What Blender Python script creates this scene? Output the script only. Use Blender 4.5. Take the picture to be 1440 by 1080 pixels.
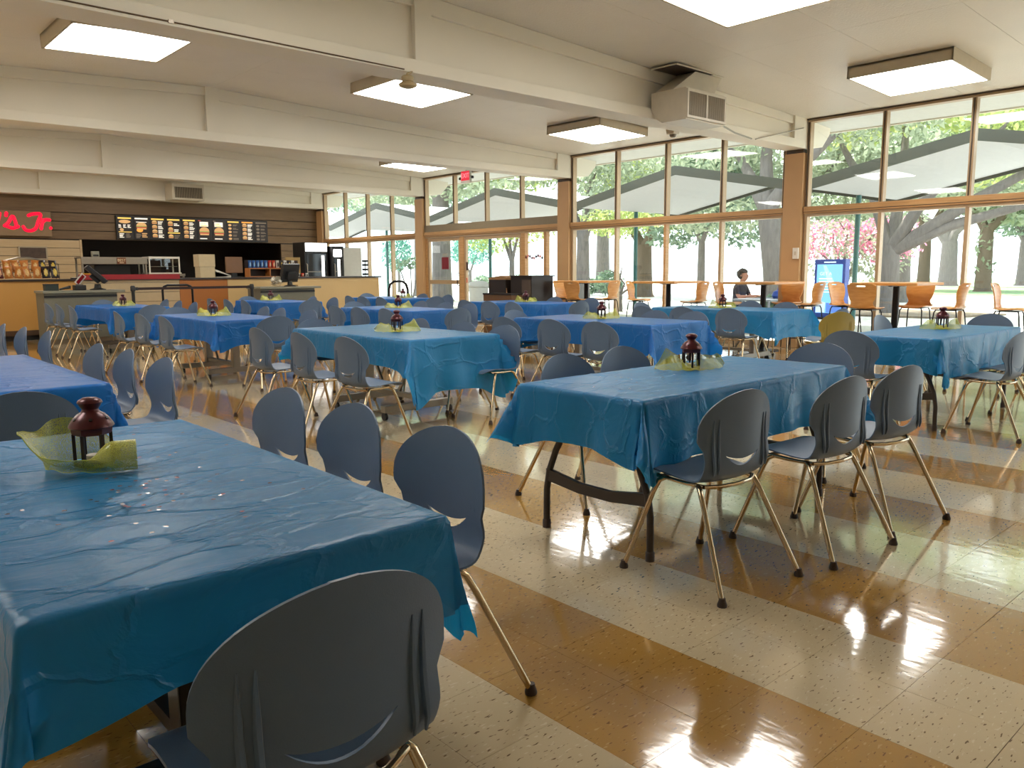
import bpy, bmesh, math, random
import numpy as np
from mathutils import Vector, Matrix, noise

for o in list(bpy.data.objects):
    bpy.data.objects.remove(o)
scene = bpy.context.scene
COL = scene.collection
PI = math.pi

# ---------------------------------------------------------------- camera
EYE = 1.29
YAW, PITCH, ROLL = 0.73147, -0.14006, -0.00622
FOCAL = 1124.66 / 1440.0 * 36.0
def camera():
    cd = bpy.data.cameras.new('camera')
    cd.sensor_width = 36.0
    cd.lens = FOCAL
    cd.clip_start = 0.05
    cd.clip_end = 400
    o = bpy.data.objects.new('camera', cd)
    COL.objects.link(o)
    f = Vector((math.sin(YAW) * math.cos(PITCH), math.cos(YAW) * math.cos(PITCH), math.sin(PITCH)))
    r = Vector((math.cos(YAW), -math.sin(YAW), 0))
    u = r.cross(f)
    c, s = math.cos(ROLL), math.sin(ROLL)
    R, U = c * r + s * u, -s * r + c * u
    m = Matrix((R, U, -f)).transposed().to_4x4()
    m.translation = (0, 0, EYE)
    o.matrix_world = m
    scene.camera = o
camera()

# ---------------------------------------------------------------- sky, sun, exposure
SKY_STRENGTH = 3.2
SUN_STRENGTH = 12.0
LAMP_STRENGTH = 13.0
scene.view_settings.view_transform = 'Standard'
scene.view_settings.look = 'None'
scene.view_settings.gamma = 1.0
scene.view_settings.use_curve_mapping = False
scene.view_settings.exposure = 0.3

w = bpy.data.worlds.new('sky')
scene.world = w
w.use_nodes = True
bg = w.node_tree.nodes['Background']
bg.inputs['Color'].default_value = (0.86, 0.94, 1.0, 1)
bg.inputs['Strength'].default_value = SKY_STRENGTH
sd = bpy.data.lights.new('sun', 'SUN')
sd.energy = SUN_STRENGTH
sd.angle = math.radians(0.6)
sd.color = (1.0, 0.95, 0.86)
so = bpy.data.objects.new('sun', sd)
COL.objects.link(so)
so.rotation_euler = Vector((-0.14, -0.42, -0.9)).to_track_quat('-Z', 'Y').to_euler()

# ---------------------------------------------------------------- helpers
class MB:
    """collects geometry, builds ONE mesh object"""
    def __init__(s):
        s.v, s.f, s.m = [], [], []
        s.cur = 0
    def add(s, vs, fs):
        b = len(s.v)
        s.v += [tuple(p) for p in vs]
        s.f += [tuple(i + b for i in f) for f in fs]
        s.m += [s.cur] * len(fs)
        return s
    def box(s, x0, x1, y0, y1, z0, z1):
        return s.add([(x0, y0, z0), (x1, y0, z0), (x1, y1, z0), (x0, y1, z0), (x0, y0, z1), (x1, y0, z1), (x1, y1, z1), (x0, y1, z1)],
                     [(0, 3, 2, 1), (4, 5, 6, 7), (0, 1, 5, 4), (1, 2, 6, 5), (2, 3, 7, 6), (3, 0, 4, 7)])
    def bar(s, a, b, w, d, up=(0, 0, 1)):
        a, b = Vector(a), Vector(b)
        t = (b - a).normalized()
        n = t.cross(Vector(up))
        if n.length < 1e-4: n = t.cross(Vector((1, 0, 0)))
        n.normalize()
        k = n.cross(t)
        q = []
        for p in (a, b):
            for i, j in ((-1, -1), (1, -1), (1, 1), (-1, 1)):
                q.append(p + n * (w / 2 * i) + k * (d / 2 * j))
        return s.add(q, [(0, 3, 2, 1), (4, 5, 6, 7), (0, 1, 5, 4), (1, 2, 6, 5), (2, 3, 7, 6), (3, 0, 4, 7)])
    def tube(s, path, r, n=8, caps=True):
        path = [Vector(p) for p in path]
        rs = r if isinstance(r, (list, tuple)) else [r] * len(path)
        prev = None
        vs, fs = [], []
        for i, p in enumerate(path):
            t = (path[min(i + 1, len(path) - 1)] - path[max(i - 1, 0)]).normalized()
            if prev is None:
                a = Vector((0, 0, 1)) if abs(t.z) < 0.9 else Vector((1, 0, 0))
                prev = (a - t * a.dot(t)).normalized()
            else:
                prev = (prev - t * prev.dot(t))
                prev = prev.normalized() if prev.length > 1e-6 else Vector((1, 0, 0))
            b = t.cross(prev)
            for k in range(n):
                an = 2 * PI * k / n
                vs.append(p + (prev * math.cos(an) + b * math.sin(an)) * rs[i])
        for i in range(len(path) - 1):
            for k in range(n):
                k2 = (k + 1) % n
                fs.append((i * n + k, i * n + k2, (i + 1) * n + k2, (i + 1) * n + k))
        if caps:
            fs.append(tuple(reversed(range(n))))
            fs.append(tuple((len(path) - 1) * n + k for k in range(n)))
        return s.add(vs, fs)
    def lathe(s, prof, n=20, c=(0, 0, 0), sx=1.0, sy=1.0):
        vs, fs = [], []
        for r, z in prof:
            for k in range(n):
                a = 2 * PI * k / n
                vs.append((c[0] + r * sx * math.cos(a), c[1] + r * sy * math.sin(a), c[2] + z))
        for i in range(len(prof) - 1):
            for k in range(n):
                k2 = (k + 1) % n
                fs.append((i * n + k, i * n + k2, (i + 1) * n + k2, (i + 1) * n + k))
        if prof[0][0] > 1e-5: fs.append(tuple(reversed(range(n))))
        if prof[-1][0] > 1e-5: fs.append(tuple((len(prof) - 1) * n + k for k in range(n)))
        return s.add(vs, fs)
    def prism(s, poly, axis, a, b):
        """poly: 2-D points; axis 'x' -> (y,z), 'y' -> (x,z), 'z' -> (x,y)"""
        def P(p, t):
            return {'x': (t, p[0], p[1]), 'y': (p[0], t, p[1]), 'z': (p[0], p[1], t)}[axis]
        n = len(poly)
        vs = [P(p, a) for p in poly] + [P(p, b) for p in poly]
        fs = [tuple(reversed(range(n))), tuple(range(n, 2 * n))] + [(i, (i + 1) % n, n + (i + 1) % n, n + i) for i in range(n)]
        return s.add(vs, fs)
    def quad(s, a, b, c, d):
        return s.add([a, b, c, d], [(0, 1, 2, 3)])
    def mesh(s, name, mats, smooth=False, bevel=0.0):
        me = bpy.data.meshes.new(name)
        me.from_pydata(s.v, [], s.f)
        for m in (mats if isinstance(mats, (list, tuple)) else [mats]): me.materials.append(m)
        me.polygons.foreach_set('material_index', s.m)
        bm = bmesh.new(); bm.from_mesh(me)
        bmesh.ops.remove_doubles(bm, verts=bm.verts, dist=1e-6)
        bmesh.ops.recalc_face_normals(bm, faces=bm.faces)
        if bevel > 0:
            bmesh.ops.bevel(bm, geom=[e for e in bm.edges if len(e.link_faces) == 2 and e.calc_face_angle(0) > 0.5],
                            offset=bevel, segments=2, affect='EDGES', profile=0.6)
        bm.to_mesh(me); bm.free()
        if smooth:
            me.polygons.foreach_set('use_smooth', [True] * len(me.polygons))
            try: me.set_sharp_from_angle(angle=math.radians(45))
            except Exception: pass
        me.update()
        return me
    def build(s, name, mats, parent=None, smooth=False, bevel=0.0, loc=(0, 0, 0), rot=(0, 0, 0)):
        return link(name, s.mesh(name, mats, smooth, bevel), parent, loc, rot)

def link(name, me, parent=None, loc=(0, 0, 0), rot=(0, 0, 0)):
    o = bpy.data.objects.new(name, me)
    COL.objects.link(o)
    o.parent = parent
    o.location = loc
    o.rotation_euler = rot
    return o
def tag(o, label=None, cat=None, group=None, kind=None):
    if label: o['label'] = label
    if cat: o['category'] = cat
    if group: o['group'] = group
    if kind: o['kind'] = kind
    return o
def thing(name, label, cat, loc=(0, 0, 0), rz=0.0, group=None):
    o = bpy.data.objects.new(name, None)
    o.empty_display_size = 0.1
    COL.objects.link(o)
    o.location = loc
    o.rotation_euler = (0, 0, rz)
    return tag(o, label, cat, group)
def structure(name, loc=(0, 0, 0)):
    o = bpy.data.objects.new(name, None)
    o.empty_display_size = 0.1
    COL.objects.link(o)
    o.location = loc
    return tag(o, kind='structure')
CHILD = {}
def copy_tree(o, parent=None, kids=None):
    c = o.copy()
    COL.objects.link(c)
    c.parent = parent
    for k in list(o.children):
        copy_tree(k, c)
    return c

# ---------------------------------------------------------------- materials
MATS = {}
def srgb(r, g, b):
    f = lambda c: (c / 255 / 12.92) if c / 255 <= 0.04045 else ((c / 255 + 0.055) / 1.055) ** 2.4
    return (f(r), f(g), f(b))
def mat(name, col, rough=0.5, metal=0.0, var=0.08, scale=12.0, bump=0.0, bscale=60.0, spec=0.5, stretch=(1, 1, 1), coat=0.0):
    if name in MATS: return MATS[name]
    m = bpy.data.materials.new(name)
    m.use_nodes = True
    nt = m.node_tree
    p = nt.nodes['Principled BSDF']
    geo = nt.nodes.new('ShaderNodeTexCoord')
    mp = nt.nodes.new('ShaderNodeMapping')
    mp.inputs['Scale'].default_value = stretch
    nt.links.new(geo.outputs['Object'], mp.inputs['Vector'])
    n = nt.nodes.new('ShaderNodeTexNoise')
    n.inputs['Scale'].default_value = scale
    n.inputs['Detail'].default_value = 4
    nt.links.new(mp.outputs['Vector'], n.inputs['Vector'])
    mx = nt.nodes.new('ShaderNodeMix'); mx.data_type = 'RGBA'
    a = [max(0, c * (1 - var)) for c in col] + [1]
    b = [min(1, c * (1 + var)) for c in col] + [1]
    mx.inputs[6].default_value = a
    mx.inputs[7].default_value = b
    nt.links.new(n.outputs['Fac'], mx.inputs[0])
    nt.links.new(mx.outputs[2], p.inputs['Base Color'])
    p.inputs['Roughness'].default_value = rough
    p.inputs['Metallic'].default_value = metal
    p.inputs['Specular IOR Level'].default_value = spec
    p.inputs['Coat Weight'].default_value = coat
    if bump > 0:
        n2 = nt.nodes.new('ShaderNodeTexNoise')
        n2.inputs['Scale'].default_value = bscale
        n2.inputs['Detail'].default_value = 3
        nt.links.new(mp.outputs['Vector'], n2.inputs['Vector'])
        bp = nt.nodes.new('ShaderNodeBump')
        bp.inputs['Strength'].default_value = bump
        bp.inputs['Distance'].default_value = 0.01
        nt.links.new(n2.outputs['Fac'], bp.inputs['Height'])
        nt.links.new(bp.outputs['Normal'], p.inputs['Normal'])
    MATS[name] = m
    return m
def emit(name, col, strength):
    if name in MATS: return MATS[name]
    m = bpy.data.materials.new(name)
    m.use_nodes = True
    nt = m.node_tree
    p = nt.nodes['Principled BSDF']
    p.inputs['Base Color'].default_value = (*[c * 0.3 for c in col], 1)
    n = nt.nodes.new('ShaderNodeTexNoise'); n.inputs['Scale'].default_value = 3.0
    mx = nt.nodes.new('ShaderNodeMix'); mx.data_type = 'RGBA'
    mx.inputs[6].default_value = (*[c * 0.97 for c in col], 1)
    mx.inputs[7].default_value = (*col, 1)
    nt.links.new(n.outputs['Fac'], mx.inputs[0])
    nt.links.new(mx.outputs[2], p.inputs['Emission Color'])
    p.inputs['Emission Strength'].default_value = strength
    MATS[name] = m
    return m
def wood(name, c1, c2, rough=0.4, stretch=(1, 1, 12), scale=6.0):
    if name in MATS: return MATS[name]
    m = bpy.data.materials.new(name)
    m.use_nodes = True
    nt = m.node_tree
    p = nt.nodes['Principled BSDF']
    tc = nt.nodes.new('ShaderNodeTexCoord')
    mp = nt.nodes.new('ShaderNodeMapping'); mp.inputs['Scale'].default_value = stretch
    n = nt.nodes.new('ShaderNodeTexNoise'); n.inputs['Scale'].default_value = scale; n.inputs['Detail'].default_value = 5
    n.inputs['Distortion'].default_value = 0.6
    cr = nt.nodes.new('ShaderNodeValToRGB')
    cr.color_ramp.elements[0].color = (*c1, 1); cr.color_ramp.elements[0].position = 0.3
    cr.color_ramp.elements[1].color = (*c2, 1); cr.color_ramp.elements[1].position = 0.75
    nt.links.new(tc.outputs['Object'], mp.inputs['Vector']); nt.links.new(mp.outputs['Vector'], n.inputs['Vector'])
    nt.links.new(n.outputs['Fac'], cr.inputs['Fac']); nt.links.new(cr.outputs['Color'], p.inputs['Base Color'])
    p.inputs['Roughness'].default_value = rough
    MATS[name] = m
    return m
def glass(name, tint=(0.97, 1.0, 0.99), refl=0.045):
    if name in MATS: return MATS[name]
    m = bpy.data.materials.new(name)
    m.use_nodes = True
    nt = m.node_tree
    nt.nodes.remove(nt.nodes['Principled BSDF'])
    out = nt.nodes['Material Output']
    t = nt.nodes.new('ShaderNodeBsdfTransparent')
    n = nt.nodes.new('ShaderNodeTexNoise'); n.inputs['Scale'].default_value = 2.0
    mx = nt.nodes.new('ShaderNodeMix'); mx.data_type = 'RGBA'
    mx.inputs[6].default_value = (*[c * 0.985 for c in tint], 1); mx.inputs[7].default_value = (*tint, 1)
    nt.links.new(n.outputs['Fac'], mx.inputs[0]); nt.links.new(mx.outputs[2], t.inputs['Color'])
    g = nt.nodes.new('ShaderNodeBsdfGlossy'); g.inputs['Roughness'].default_value = 0.02
    ms = nt.nodes.new('ShaderNodeMixShader'); ms.inputs[0].default_value = refl
    nt.links.new(t.outputs[0], ms.inputs[1]); nt.links.new(g.outputs[0], ms.inputs[2])
    nt.links.new(ms.outputs[0], out.inputs['Surface'])
    MATS[name] = m
    return m

def tile_material(name, base, fleck, fleck2):
    m = bpy.data.materials.new(name)
    m.use_nodes = True
    nt = m.node_tree
    p = nt.nodes['Principled BSDF']
    g = nt.nodes.new('ShaderNodeNewGeometry')
    def streak(sx, sy, rot, lo, hi, off):
        mp = nt.nodes.new('ShaderNodeMapping')
        mp.inputs['Rotation'].default_value = (0, 0, rot)
        mp.inputs['Scale'].default_value = (sx, sy, 1)
        mp.inputs['Location'].default_value = (off, off * 2, 0)
        nt.links.new(g.outputs['Position'], mp.inputs['Vector'])
        n = nt.nodes.new('ShaderNodeTexNoise')
        n.inputs['Scale'].default_value = 1.0; n.inputs['Detail'].default_value = 1.0
        nt.links.new(mp.outputs['Vector'], n.inputs['Vector'])
        r = nt.nodes.new('ShaderNodeMapRange')
        r.inputs['From Min'].default_value = lo; r.inputs['From Max'].default_value = hi
        nt.links.new(n.outputs['Fac'], r.inputs['Value'])
        return r.outputs['Result']
    f1 = streak(34, 105, 0.35, 0.665, 0.70, 3.0)
    f2 = streak(30, 90, 0.2, 0.65, 0.71, 11.0)
    cl = nt.nodes.new('ShaderNodeTexNoise'); cl.inputs['Scale'].default_value = 2.2; cl.inputs['Detail'].default_value = 3
    nt.links.new(g.outputs['Position'], cl.inputs['Vector'])
    m0 = nt.nodes.new('ShaderNodeMix'); m0.data_type = 'RGBA'
    m0.inputs[6].default_value = (*[c * 0.92 for c in base], 1); m0.inputs[7].default_value = (*[min(1, c * 1.08) for c in base], 1)
    nt.links.new(cl.outputs['Fac'], m0.inputs[0])
    m1 = nt.nodes.new('ShaderNodeMix'); m1.data_type = 'RGBA'
    nt.links.new(m0.outputs[2], m1.inputs[6]); m1.inputs[7].default_value = (*fleck, 1); nt.links.new(f1, m1.inputs[0])
    m2 = nt.nodes.new('ShaderNodeMix'); m2.data_type = 'RGBA'
    nt.links.new(m1.outputs[2], m2.inputs[6]); m2.inputs[7].default_value = (*fleck2, 1); nt.links.new(f2, m2.inputs[0])
    nt.links.new(m2.outputs[2], p.inputs['Base Color'])
    p.inputs['Roughness'].default_value = 0.11
    p.inputs['Specular IOR Level'].default_value = 0.55
    p.inputs['Coat Weight'].default_value = 0.6
    p.inputs['Coat Roughness'].default_value = 0.05
    wv = nt.nodes.new('ShaderNodeTexNoise'); wv.inputs['Scale'].default_value = 9.0; wv.inputs['Detail'].default_value = 2
    mpw = nt.nodes.new('ShaderNodeMapping'); mpw.inputs['Scale'].default_value = (2.2, 1, 1)
    nt.links.new(g.outputs['Position'], mpw.inputs['Vector']); nt.links.new(mpw.outputs['Vector'], wv.inputs['Vector'])
    bp = nt.nodes.new('ShaderNodeBump'); bp.inputs['Strength'].default_value = 0.07; bp.inputs['Distance'].default_value = 0.008
    nt.links.new(wv.outputs['Fac'], bp.inputs['Height']); nt.links.new(bp.outputs['Normal'], p.inputs['Normal'])
    nt.links.new(bp.outputs['Normal'], p.inputs['Coat Normal'])
    return m

def cloth_material(name, col, back):
    m = bpy.data.materials.new(name)
    m.use_nodes = True
    nt = m.node_tree
    p = nt.nodes['Principled BSDF']
    out = nt.nodes['Material Output']
    tc = nt.nodes.new('ShaderNodeTexCoord')
    n = nt.nodes.new('ShaderNodeTexNoise'); n.inputs['Scale'].default_value = 5.0; n.inputs['Detail'].default_value = 4
    mx = nt.nodes.new('ShaderNodeMix'); mx.data_type = 'RGBA'
    mx.inputs[6].default_value = (*[c * 0.88 for c in col], 1); mx.inputs[7].default_value = (*[c * 1.12 for c in col], 1)
    nt.links.new(tc.outputs['Object'], n.inputs['Vector']); nt.links.new(n.outputs['Fac'], mx.inputs[0])
    nt.links.new(mx.outputs[2], p.inputs['Base Color'])
    p.inputs['Roughness'].default_value = 0.33
    p.inputs['Specular IOR Level'].default_value = 0.45
    # crumpled film: creases along cell edges over soft stretched noise
    mp = nt.nodes.new('ShaderNodeMapping'); mp.inputs['Scale'].default_value = (1.6, 3.4, 2.2); mp.inputs['Rotation'].default_value = (0.2, 0.1, 0.6)
    nt.links.new(tc.outputs['Object'], mp.inputs['Vector'])
    n2 = nt.nodes.new('ShaderNodeTexNoise'); n2.inputs['Scale'].default_value = 2.4; n2.inputs['Detail'].default_value = 5; n2.inputs['Distortion'].default_value = 1.0
    nt.links.new(mp.outputs['Vector'], n2.inputs['Vector'])
    add = nt.nodes.new('ShaderNodeVectorMath'); add.operation = 'MULTIPLY_ADD'
    add.inputs[1].default_value = (0.35, 0.35, 0.35)
    nt.links.new(n2.outputs['Color'], add.inputs[0]); nt.links.new(mp.outputs['Vector'], add.inputs[2])
    vo = nt.nodes.new('ShaderNodeTexVoronoi'); vo.feature = 'DISTANCE_TO_EDGE'; vo.inputs['Scale'].default_value = 1.7
    nt.links.new(add.outputs[0], vo.inputs['Vector'])
    mr = nt.nodes.new('ShaderNodeMapRange'); mr.inputs['From Max'].default_value = 0.05; mr.inputs['To Min'].default_value = 0.3; mr.inputs['To Max'].default_value = 0.0
    nt.links.new(vo.outputs['Distance'], mr.inputs['Value'])
    sm = nt.nodes.new('ShaderNodeMath'); sm.operation = 'ADD'
    nt.links.new(n2.outputs['Fac'], sm.inputs[0]); nt.links.new(mr.outputs['Result'], sm.inputs[1])
    bp = nt.nodes.new('ShaderNodeBump'); bp.inputs['Strength'].default_value = 0.8; bp.inputs['Distance'].default_value = 0.013
    nt.links.new(sm.outputs[0], bp.inputs['Height']); nt.links.new(bp.outputs['Normal'], p.inputs['Normal'])
    tr = nt.nodes.new('ShaderNodeBsdfTranslucent'); tr.inputs['Color'].default_value = (*back, 1)
    ms = nt.nodes.new('ShaderNodeMixShader'); ms.inputs[0].default_value = 0.34
    nt.links.new(p.outputs[0], ms.inputs[1]); nt.links.new(tr.outputs[0], ms.inputs[2])
    nt.links.new(ms.outputs[0], out.inputs['Surface'])
    MATS[name] = m
    return m

def mesh_ribbon_material():
    m = bpy.data.materials.new('lime_deco_mesh')
    m.use_nodes = True
    nt = m.node_tree
    p = nt.nodes['Principled BSDF']
    out = nt.nodes['Material Output']
    p.inputs['Base Color'].default_value = (0.56, 0.57, 0.09, 1)
    p.inputs['Roughness'].default_value = 0.3
    tc = nt.nodes.new('ShaderNodeTexCoord')
    n = nt.nodes.new('ShaderNodeTexNoise'); n.inputs['Scale'].default_value = 650.0
    nt.links.new(tc.outputs['Object'], n.inputs['Vector'])
    r = nt.nodes.new('ShaderNodeMapRange'); r.inputs['From Min'].default_value = 0.38; r.inputs['From Max'].default_value = 0.56
    r.inputs['To Min'].default_value = 0.15; r.inputs['To Max'].default_value = 1.0
    nt.links.new(n.outputs['Fac'], r.inputs['Value'])
    t = nt.nodes.new('ShaderNodeBsdfTransparent')
    ms = nt.nodes.new('ShaderNodeMixShader')
    nt.links.new(r.outputs['Result'], ms.inputs[0]); nt.links.new(t.outputs[0], ms.inputs[1]); nt.links.new(p.outputs[0], ms.inputs[2])
    nt.links.new(ms.outputs[0], out.inputs['Surface'])
    MATS['lime_deco_mesh'] = m
    return m

def leaf_material(name, c1, c2, trans=0.4):
    m = bpy.data.materials.new(name)
    m.use_nodes = True
    nt = m.node_tree
    p = nt.nodes['Principled BSDF']
    out = nt.nodes['Material Output']
    g = nt.nodes.new('ShaderNodeNewGeometry')
    mx = nt.nodes.new('ShaderNodeMix'); mx.data_type = 'RGBA'
    mx.inputs[6].default_value = (*c1, 1); mx.inputs[7].default_value = (*c2, 1)
    nt.links.new(g.outputs['Random Per Island'], mx.inputs[0])
    nt.links.new(mx.outputs[2], p.inputs['Base Color'])
    p.inputs['Roughness'].default_value = 0.5
    tr = nt.nodes.new('ShaderNodeBsdfTranslucent')
    nt.links.new(mx.outputs[2], tr.inputs['Color'])
    ms = nt.nodes.new('ShaderNodeMixShader'); ms.inputs[0].default_value = trans
    nt.links.new(p.outputs[0], ms.inputs[1]); nt.links.new(tr.outputs[0], ms.inputs[2])
    nt.links.new(ms.outputs[0], out.inputs['Surface'])
    MATS[name] = m
    return m

M_paint = mat('warm_white_paint', srgb(228, 221, 204), 0.55, var=0.04, scale=2, bump=0.05, bscale=30)
M_ceil = mat('textured_ceiling_paint', srgb(226, 219, 205), 0.4, var=0.06, scale=1.5, bump=0.5, bscale=45)
M_brown = mat('brown_column_paint', srgb(190, 150, 104), 0.5, var=0.06, scale=4)
M_frame = mat('bronze_window_frame', srgb(176, 150, 118), 0.35, metal=0.2, var=0.08)
M_frame_dark = mat('dark_bronze_edge', srgb(70, 54, 40), 0.4, var=0.1)
M_rail = wood('oak_window_rail', srgb(168, 126, 78), srgb(196, 152, 102), 0.45, stretch=(1, 0.4, 8))
M_glass = glass('window_glass')
M_tan = tile_material('tan_vinyl_tile', srgb(166, 126, 62), srgb(116, 82, 38), srgb(186, 150, 90))
M_cream = tile_material('cream_vinyl_tile', srgb(194, 177, 145), srgb(106, 86, 60), srgb(208, 194, 164))
M_grout = mat('tile_joint', srgb(120, 96, 62), 0.6)
M_shell = mat('blue_grey_plastic', srgb(88, 108, 134), 0.42, var=0.05, scale=20, bump=0.06, bscale=300)
M_chrome = mat('chrome_tube', srgb(196, 176, 146), 0.16, metal=1.0, var=0.05)
M_glide = mat('brown_rubber_glide', srgb(58, 44, 36), 0.6)
M_cloth = [cloth_material('teal_blue_film', srgb(40, 136, 196), srgb(20, 160, 220)),
           cloth_material('blue_film', srgb(24, 114, 196), srgb(14, 128, 225))]
M_mesh = mesh_ribbon_material()
M_lantern = mat('maroon_lantern_metal', srgb(78, 22, 32), 0.3, metal=0.35, var=0.15, spec=0.6)
M_lantern_dark = mat('dark_lantern_metal', srgb(34, 14, 18), 0.4, metal=0.3)
M_wax = mat('candle_wax', srgb(220, 214, 200), 0.6)
M_white_plastic = mat('white_laminate', srgb(205, 202, 192), 0.4)
M_legbrown = mat('dark_brown_steel', srgb(52, 42, 36), 0.45, var=0.1)
M_steel = mat('brushed_steel', srgb(150, 140, 126), 0.35, metal=0.8, var=0.08, stretch=(1, 1, 10))
M_black = mat('black_plastic', srgb(26, 24, 24), 0.45, var=0.15)
M_blackmetal = mat('black_steel', srgb(22, 20, 22), 0.35, metal=0.4, var=0.15)
M_honey = wood('honey_bentwood', srgb(208, 142, 72), srgb(226, 166, 96), 0.3, stretch=(2, 2, 10), scale=3)
M_cardboard = mat('cardboard', srgb(150, 112, 72), 0.8)

# ================================================================ SETTING
WX = 12.4                       # window plane
RIDGE_X, RIDGE_Z, SLOPE = 4.85, 3.96, 0.04
XL, YN, YB = -2.7, -4.2, 22.68  # left wall, wall behind the camera, back wall
def zc(x): return RIDGE_Z - SLOPE * abs(x - RIDGE_X)
BEAM_Y = [6.65 + 5.215 * k for k in range(-2, 4)]
BW = 0.36
ZB = 3.2

# ---- floor: separate vinyl tiles laid in two-tile bands
def build_floor():
    fl = structure('floor')
    s = 0.305
    g = 0.0012
    MB().box(XL - 0.1, WX + 0.15, YN - 0.1, YB + 3.2, -0.06, -0.003).build('screed', M_grout, fl)
    proto = {}
    for key, m in (('tan', M_tan), ('cream', M_cream)):
        proto[key] = MB().box(g / 2, s - g / 2, g / 2, s - g / 2, -0.003, 0).mesh('tile', m)
    near, rest = [], {'tan': MB(), 'cream': MB()}
    i0 = int(math.floor((XL - 1.53) / s)); i1 = int(math.ceil((WX - 1.53) / s))
    j0 = int(math.floor(YN / s)); j1 = int(math.ceil((YB + 3.0) / s))
    cells = []
    fx, fy = math.sin(YAW), math.cos(YAW)
    for i in range(i0, i1):
        for j in range(j0, j1):
            x, y = 1.53 + i * s, j * s
            cx, cy = x + s / 2, y + s / 2
            d = cx * fx + cy * fy
            l = cx * fy - cy * fx
            vis = d > 1.55 and abs(l) < 0.66 * d
            cells.append((d if vis else 99, x, y, 'tan' if (i // 2) % 2 == 0 else 'cream'))
    cells.sort()
    for n, (d, x, y, k) in enumerate(cells):
        if n < 300:
            link('tile', proto[k], fl, (x, y, 0))
        else:
            rest[k].add([(x, y, -0.0005), (x + s - g, y, -0.0005), (x + s - g, y + s - g, -0.0005), (x, y + s - g, -0.0005)], [(0, 1, 2, 3)])
    for k, m in (('tan', M_tan), ('cream', M_cream)):
        tag(rest[k].build(k + '_tile_field', m, fl), kind='stuff')
build_floor()

# ---- ceiling: sloping deck with sheet panels
def build_ceiling():
    ce = structure('ceiling')
    b = MB()
    for (xa, xb) in ((XL - 0.2, RIDGE_X), (RIDGE_X, 13.4)):
        b.prism([(xa, zc(xa) + 0.012), (xb, zc(xb) + 0.012), (xb, zc(xb) + 0.22), (xa, zc(xa) + 0.22)], 'y', YN - 0.2, YB + 3.4)
    b.build('roof_deck', M_paint, ce)
    py = 1.22
    y = YN
    k = 0
    while y < YB - 0.05:
        y2 = min(y + py, YB)
        for (xa, xb) in ((XL, 1.07), (1.07, RIDGE_X), (RIDGE_X, 8.6), (8.6, WX)):
            MB().prism([(xa + 0.002, zc(xa)), (xb - 0.002, zc(xb)), (xb - 0.002, zc(xb) + 0.012), (xa + 0.002, zc(xa) + 0.012)], 'y', y + 0.002, y2 - 0.002).build('ceiling_panel', M_ceil, ce)
        y = y2
    # soffit outside the glass
    MB().prism([(WX, zc(WX) - 0.0), (13.4, zc(13.4) - 0.03), (13.4, zc(13.4) + 0.012), (WX, zc(WX) + 0.012)], 'y', YN, YB + 3.0).build('eave_soffit', mat('eave_white', srgb(214, 216, 212), 0.6), ce)
    MB().box(13.4, 13.45, YN, YB + 3.0, zc(13.4) - 0.05, zc(13.4) + 0.3).build('fascia', M_paint, ce)
build_ceiling()

# ---- tapered plate beams across the room
def build_beams():
    for n, y0 in enumerate(BEAM_Y):
        t = structure('trim_%d' % (n + 1))
        y1 = y0 + BW
        rec = 0.07
        MB().box(XL, WX - 0.02, y0, y1, ZB, ZB + 0.13).build('lower_flange', M_paint, t, bevel=0.006)
        w = MB()
        for (xa, xb) in ((XL, RIDGE_X), (RIDGE_X, WX - 0.02)):
            w.prism([(xa, ZB + 0.13), (xb, ZB + 0.13), (xb, zc(xb) - 0.005), (xa, zc(xa) - 0.005)], 'y', y0 + rec, y1 - rec)
        w.build('web', M_paint, t)
        u = MB()
        for (xa, xb) in ((XL, RIDGE_X), (RIDGE_X, WX - 0.02)):
            u.prism([(xa, zc(xa) - 0.17), (xb, zc(xb) - 0.12), (xb, zc(xb) - 0.002), (xa, zc(xa) - 0.002)], 'y', y0 + 0.03, y1 - 0.03)
        u.build('upper_flange', M_paint, t, bevel=0.004)
        MB().prism([(RIDGE_X - 0.1, ZB + 0.13), (RIDGE_X + 0.1, ZB + 0.13), (RIDGE_X + 0.1, zc(RIDGE_X + 0.1)), (RIDGE_X, zc(RIDGE_X)), (RIDGE_X - 0.1, zc(RIDGE_X - 0.1))], 'y', y0 + 0.012, y1 - 0.012).build('stiffener', M_paint, t)
        MB().prism([(WX - 0.45, ZB + 0.13), (WX - 0.02, ZB + 0.13), (WX - 0.02, zc(WX)), (WX - 0.45, zc(WX - 0.45))], 'y', y0 + 0.005, y1 - 0.005).build('end_block', M_paint, t)
        MB().prism([(WX + 0.1, ZB + 0.05), (12.9, ZB + 0.08), (13.12, ZB + 0.3), (13.15, zc(13.15)), (WX + 0.1, zc(WX + 0.1))], 'y', y0 + 0.03, y1 - 0.03).build('beam_tail', M_paint, t)
build_beams()

# ---- brown columns between the bays
for n, y0 in enumerate(BEAM_Y):
    c = structure('trim_%d' % (n + 11))
    MB().box(WX - 0.12, WX + 0.12, y0 + 0.015, y0 + BW - 0.015, 0, ZB - 0.06).build('column_shaft', M_brown, c, bevel=0.006)
    MB().box(WX - 0.10, WX + 0.10, y0 + 0.03, y0 + BW - 0.03, ZB - 0.06, ZB).build('recess_shade', M_frame_dark, c)  # dark colour stands for the shade in the gap between shaft and beam

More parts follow.
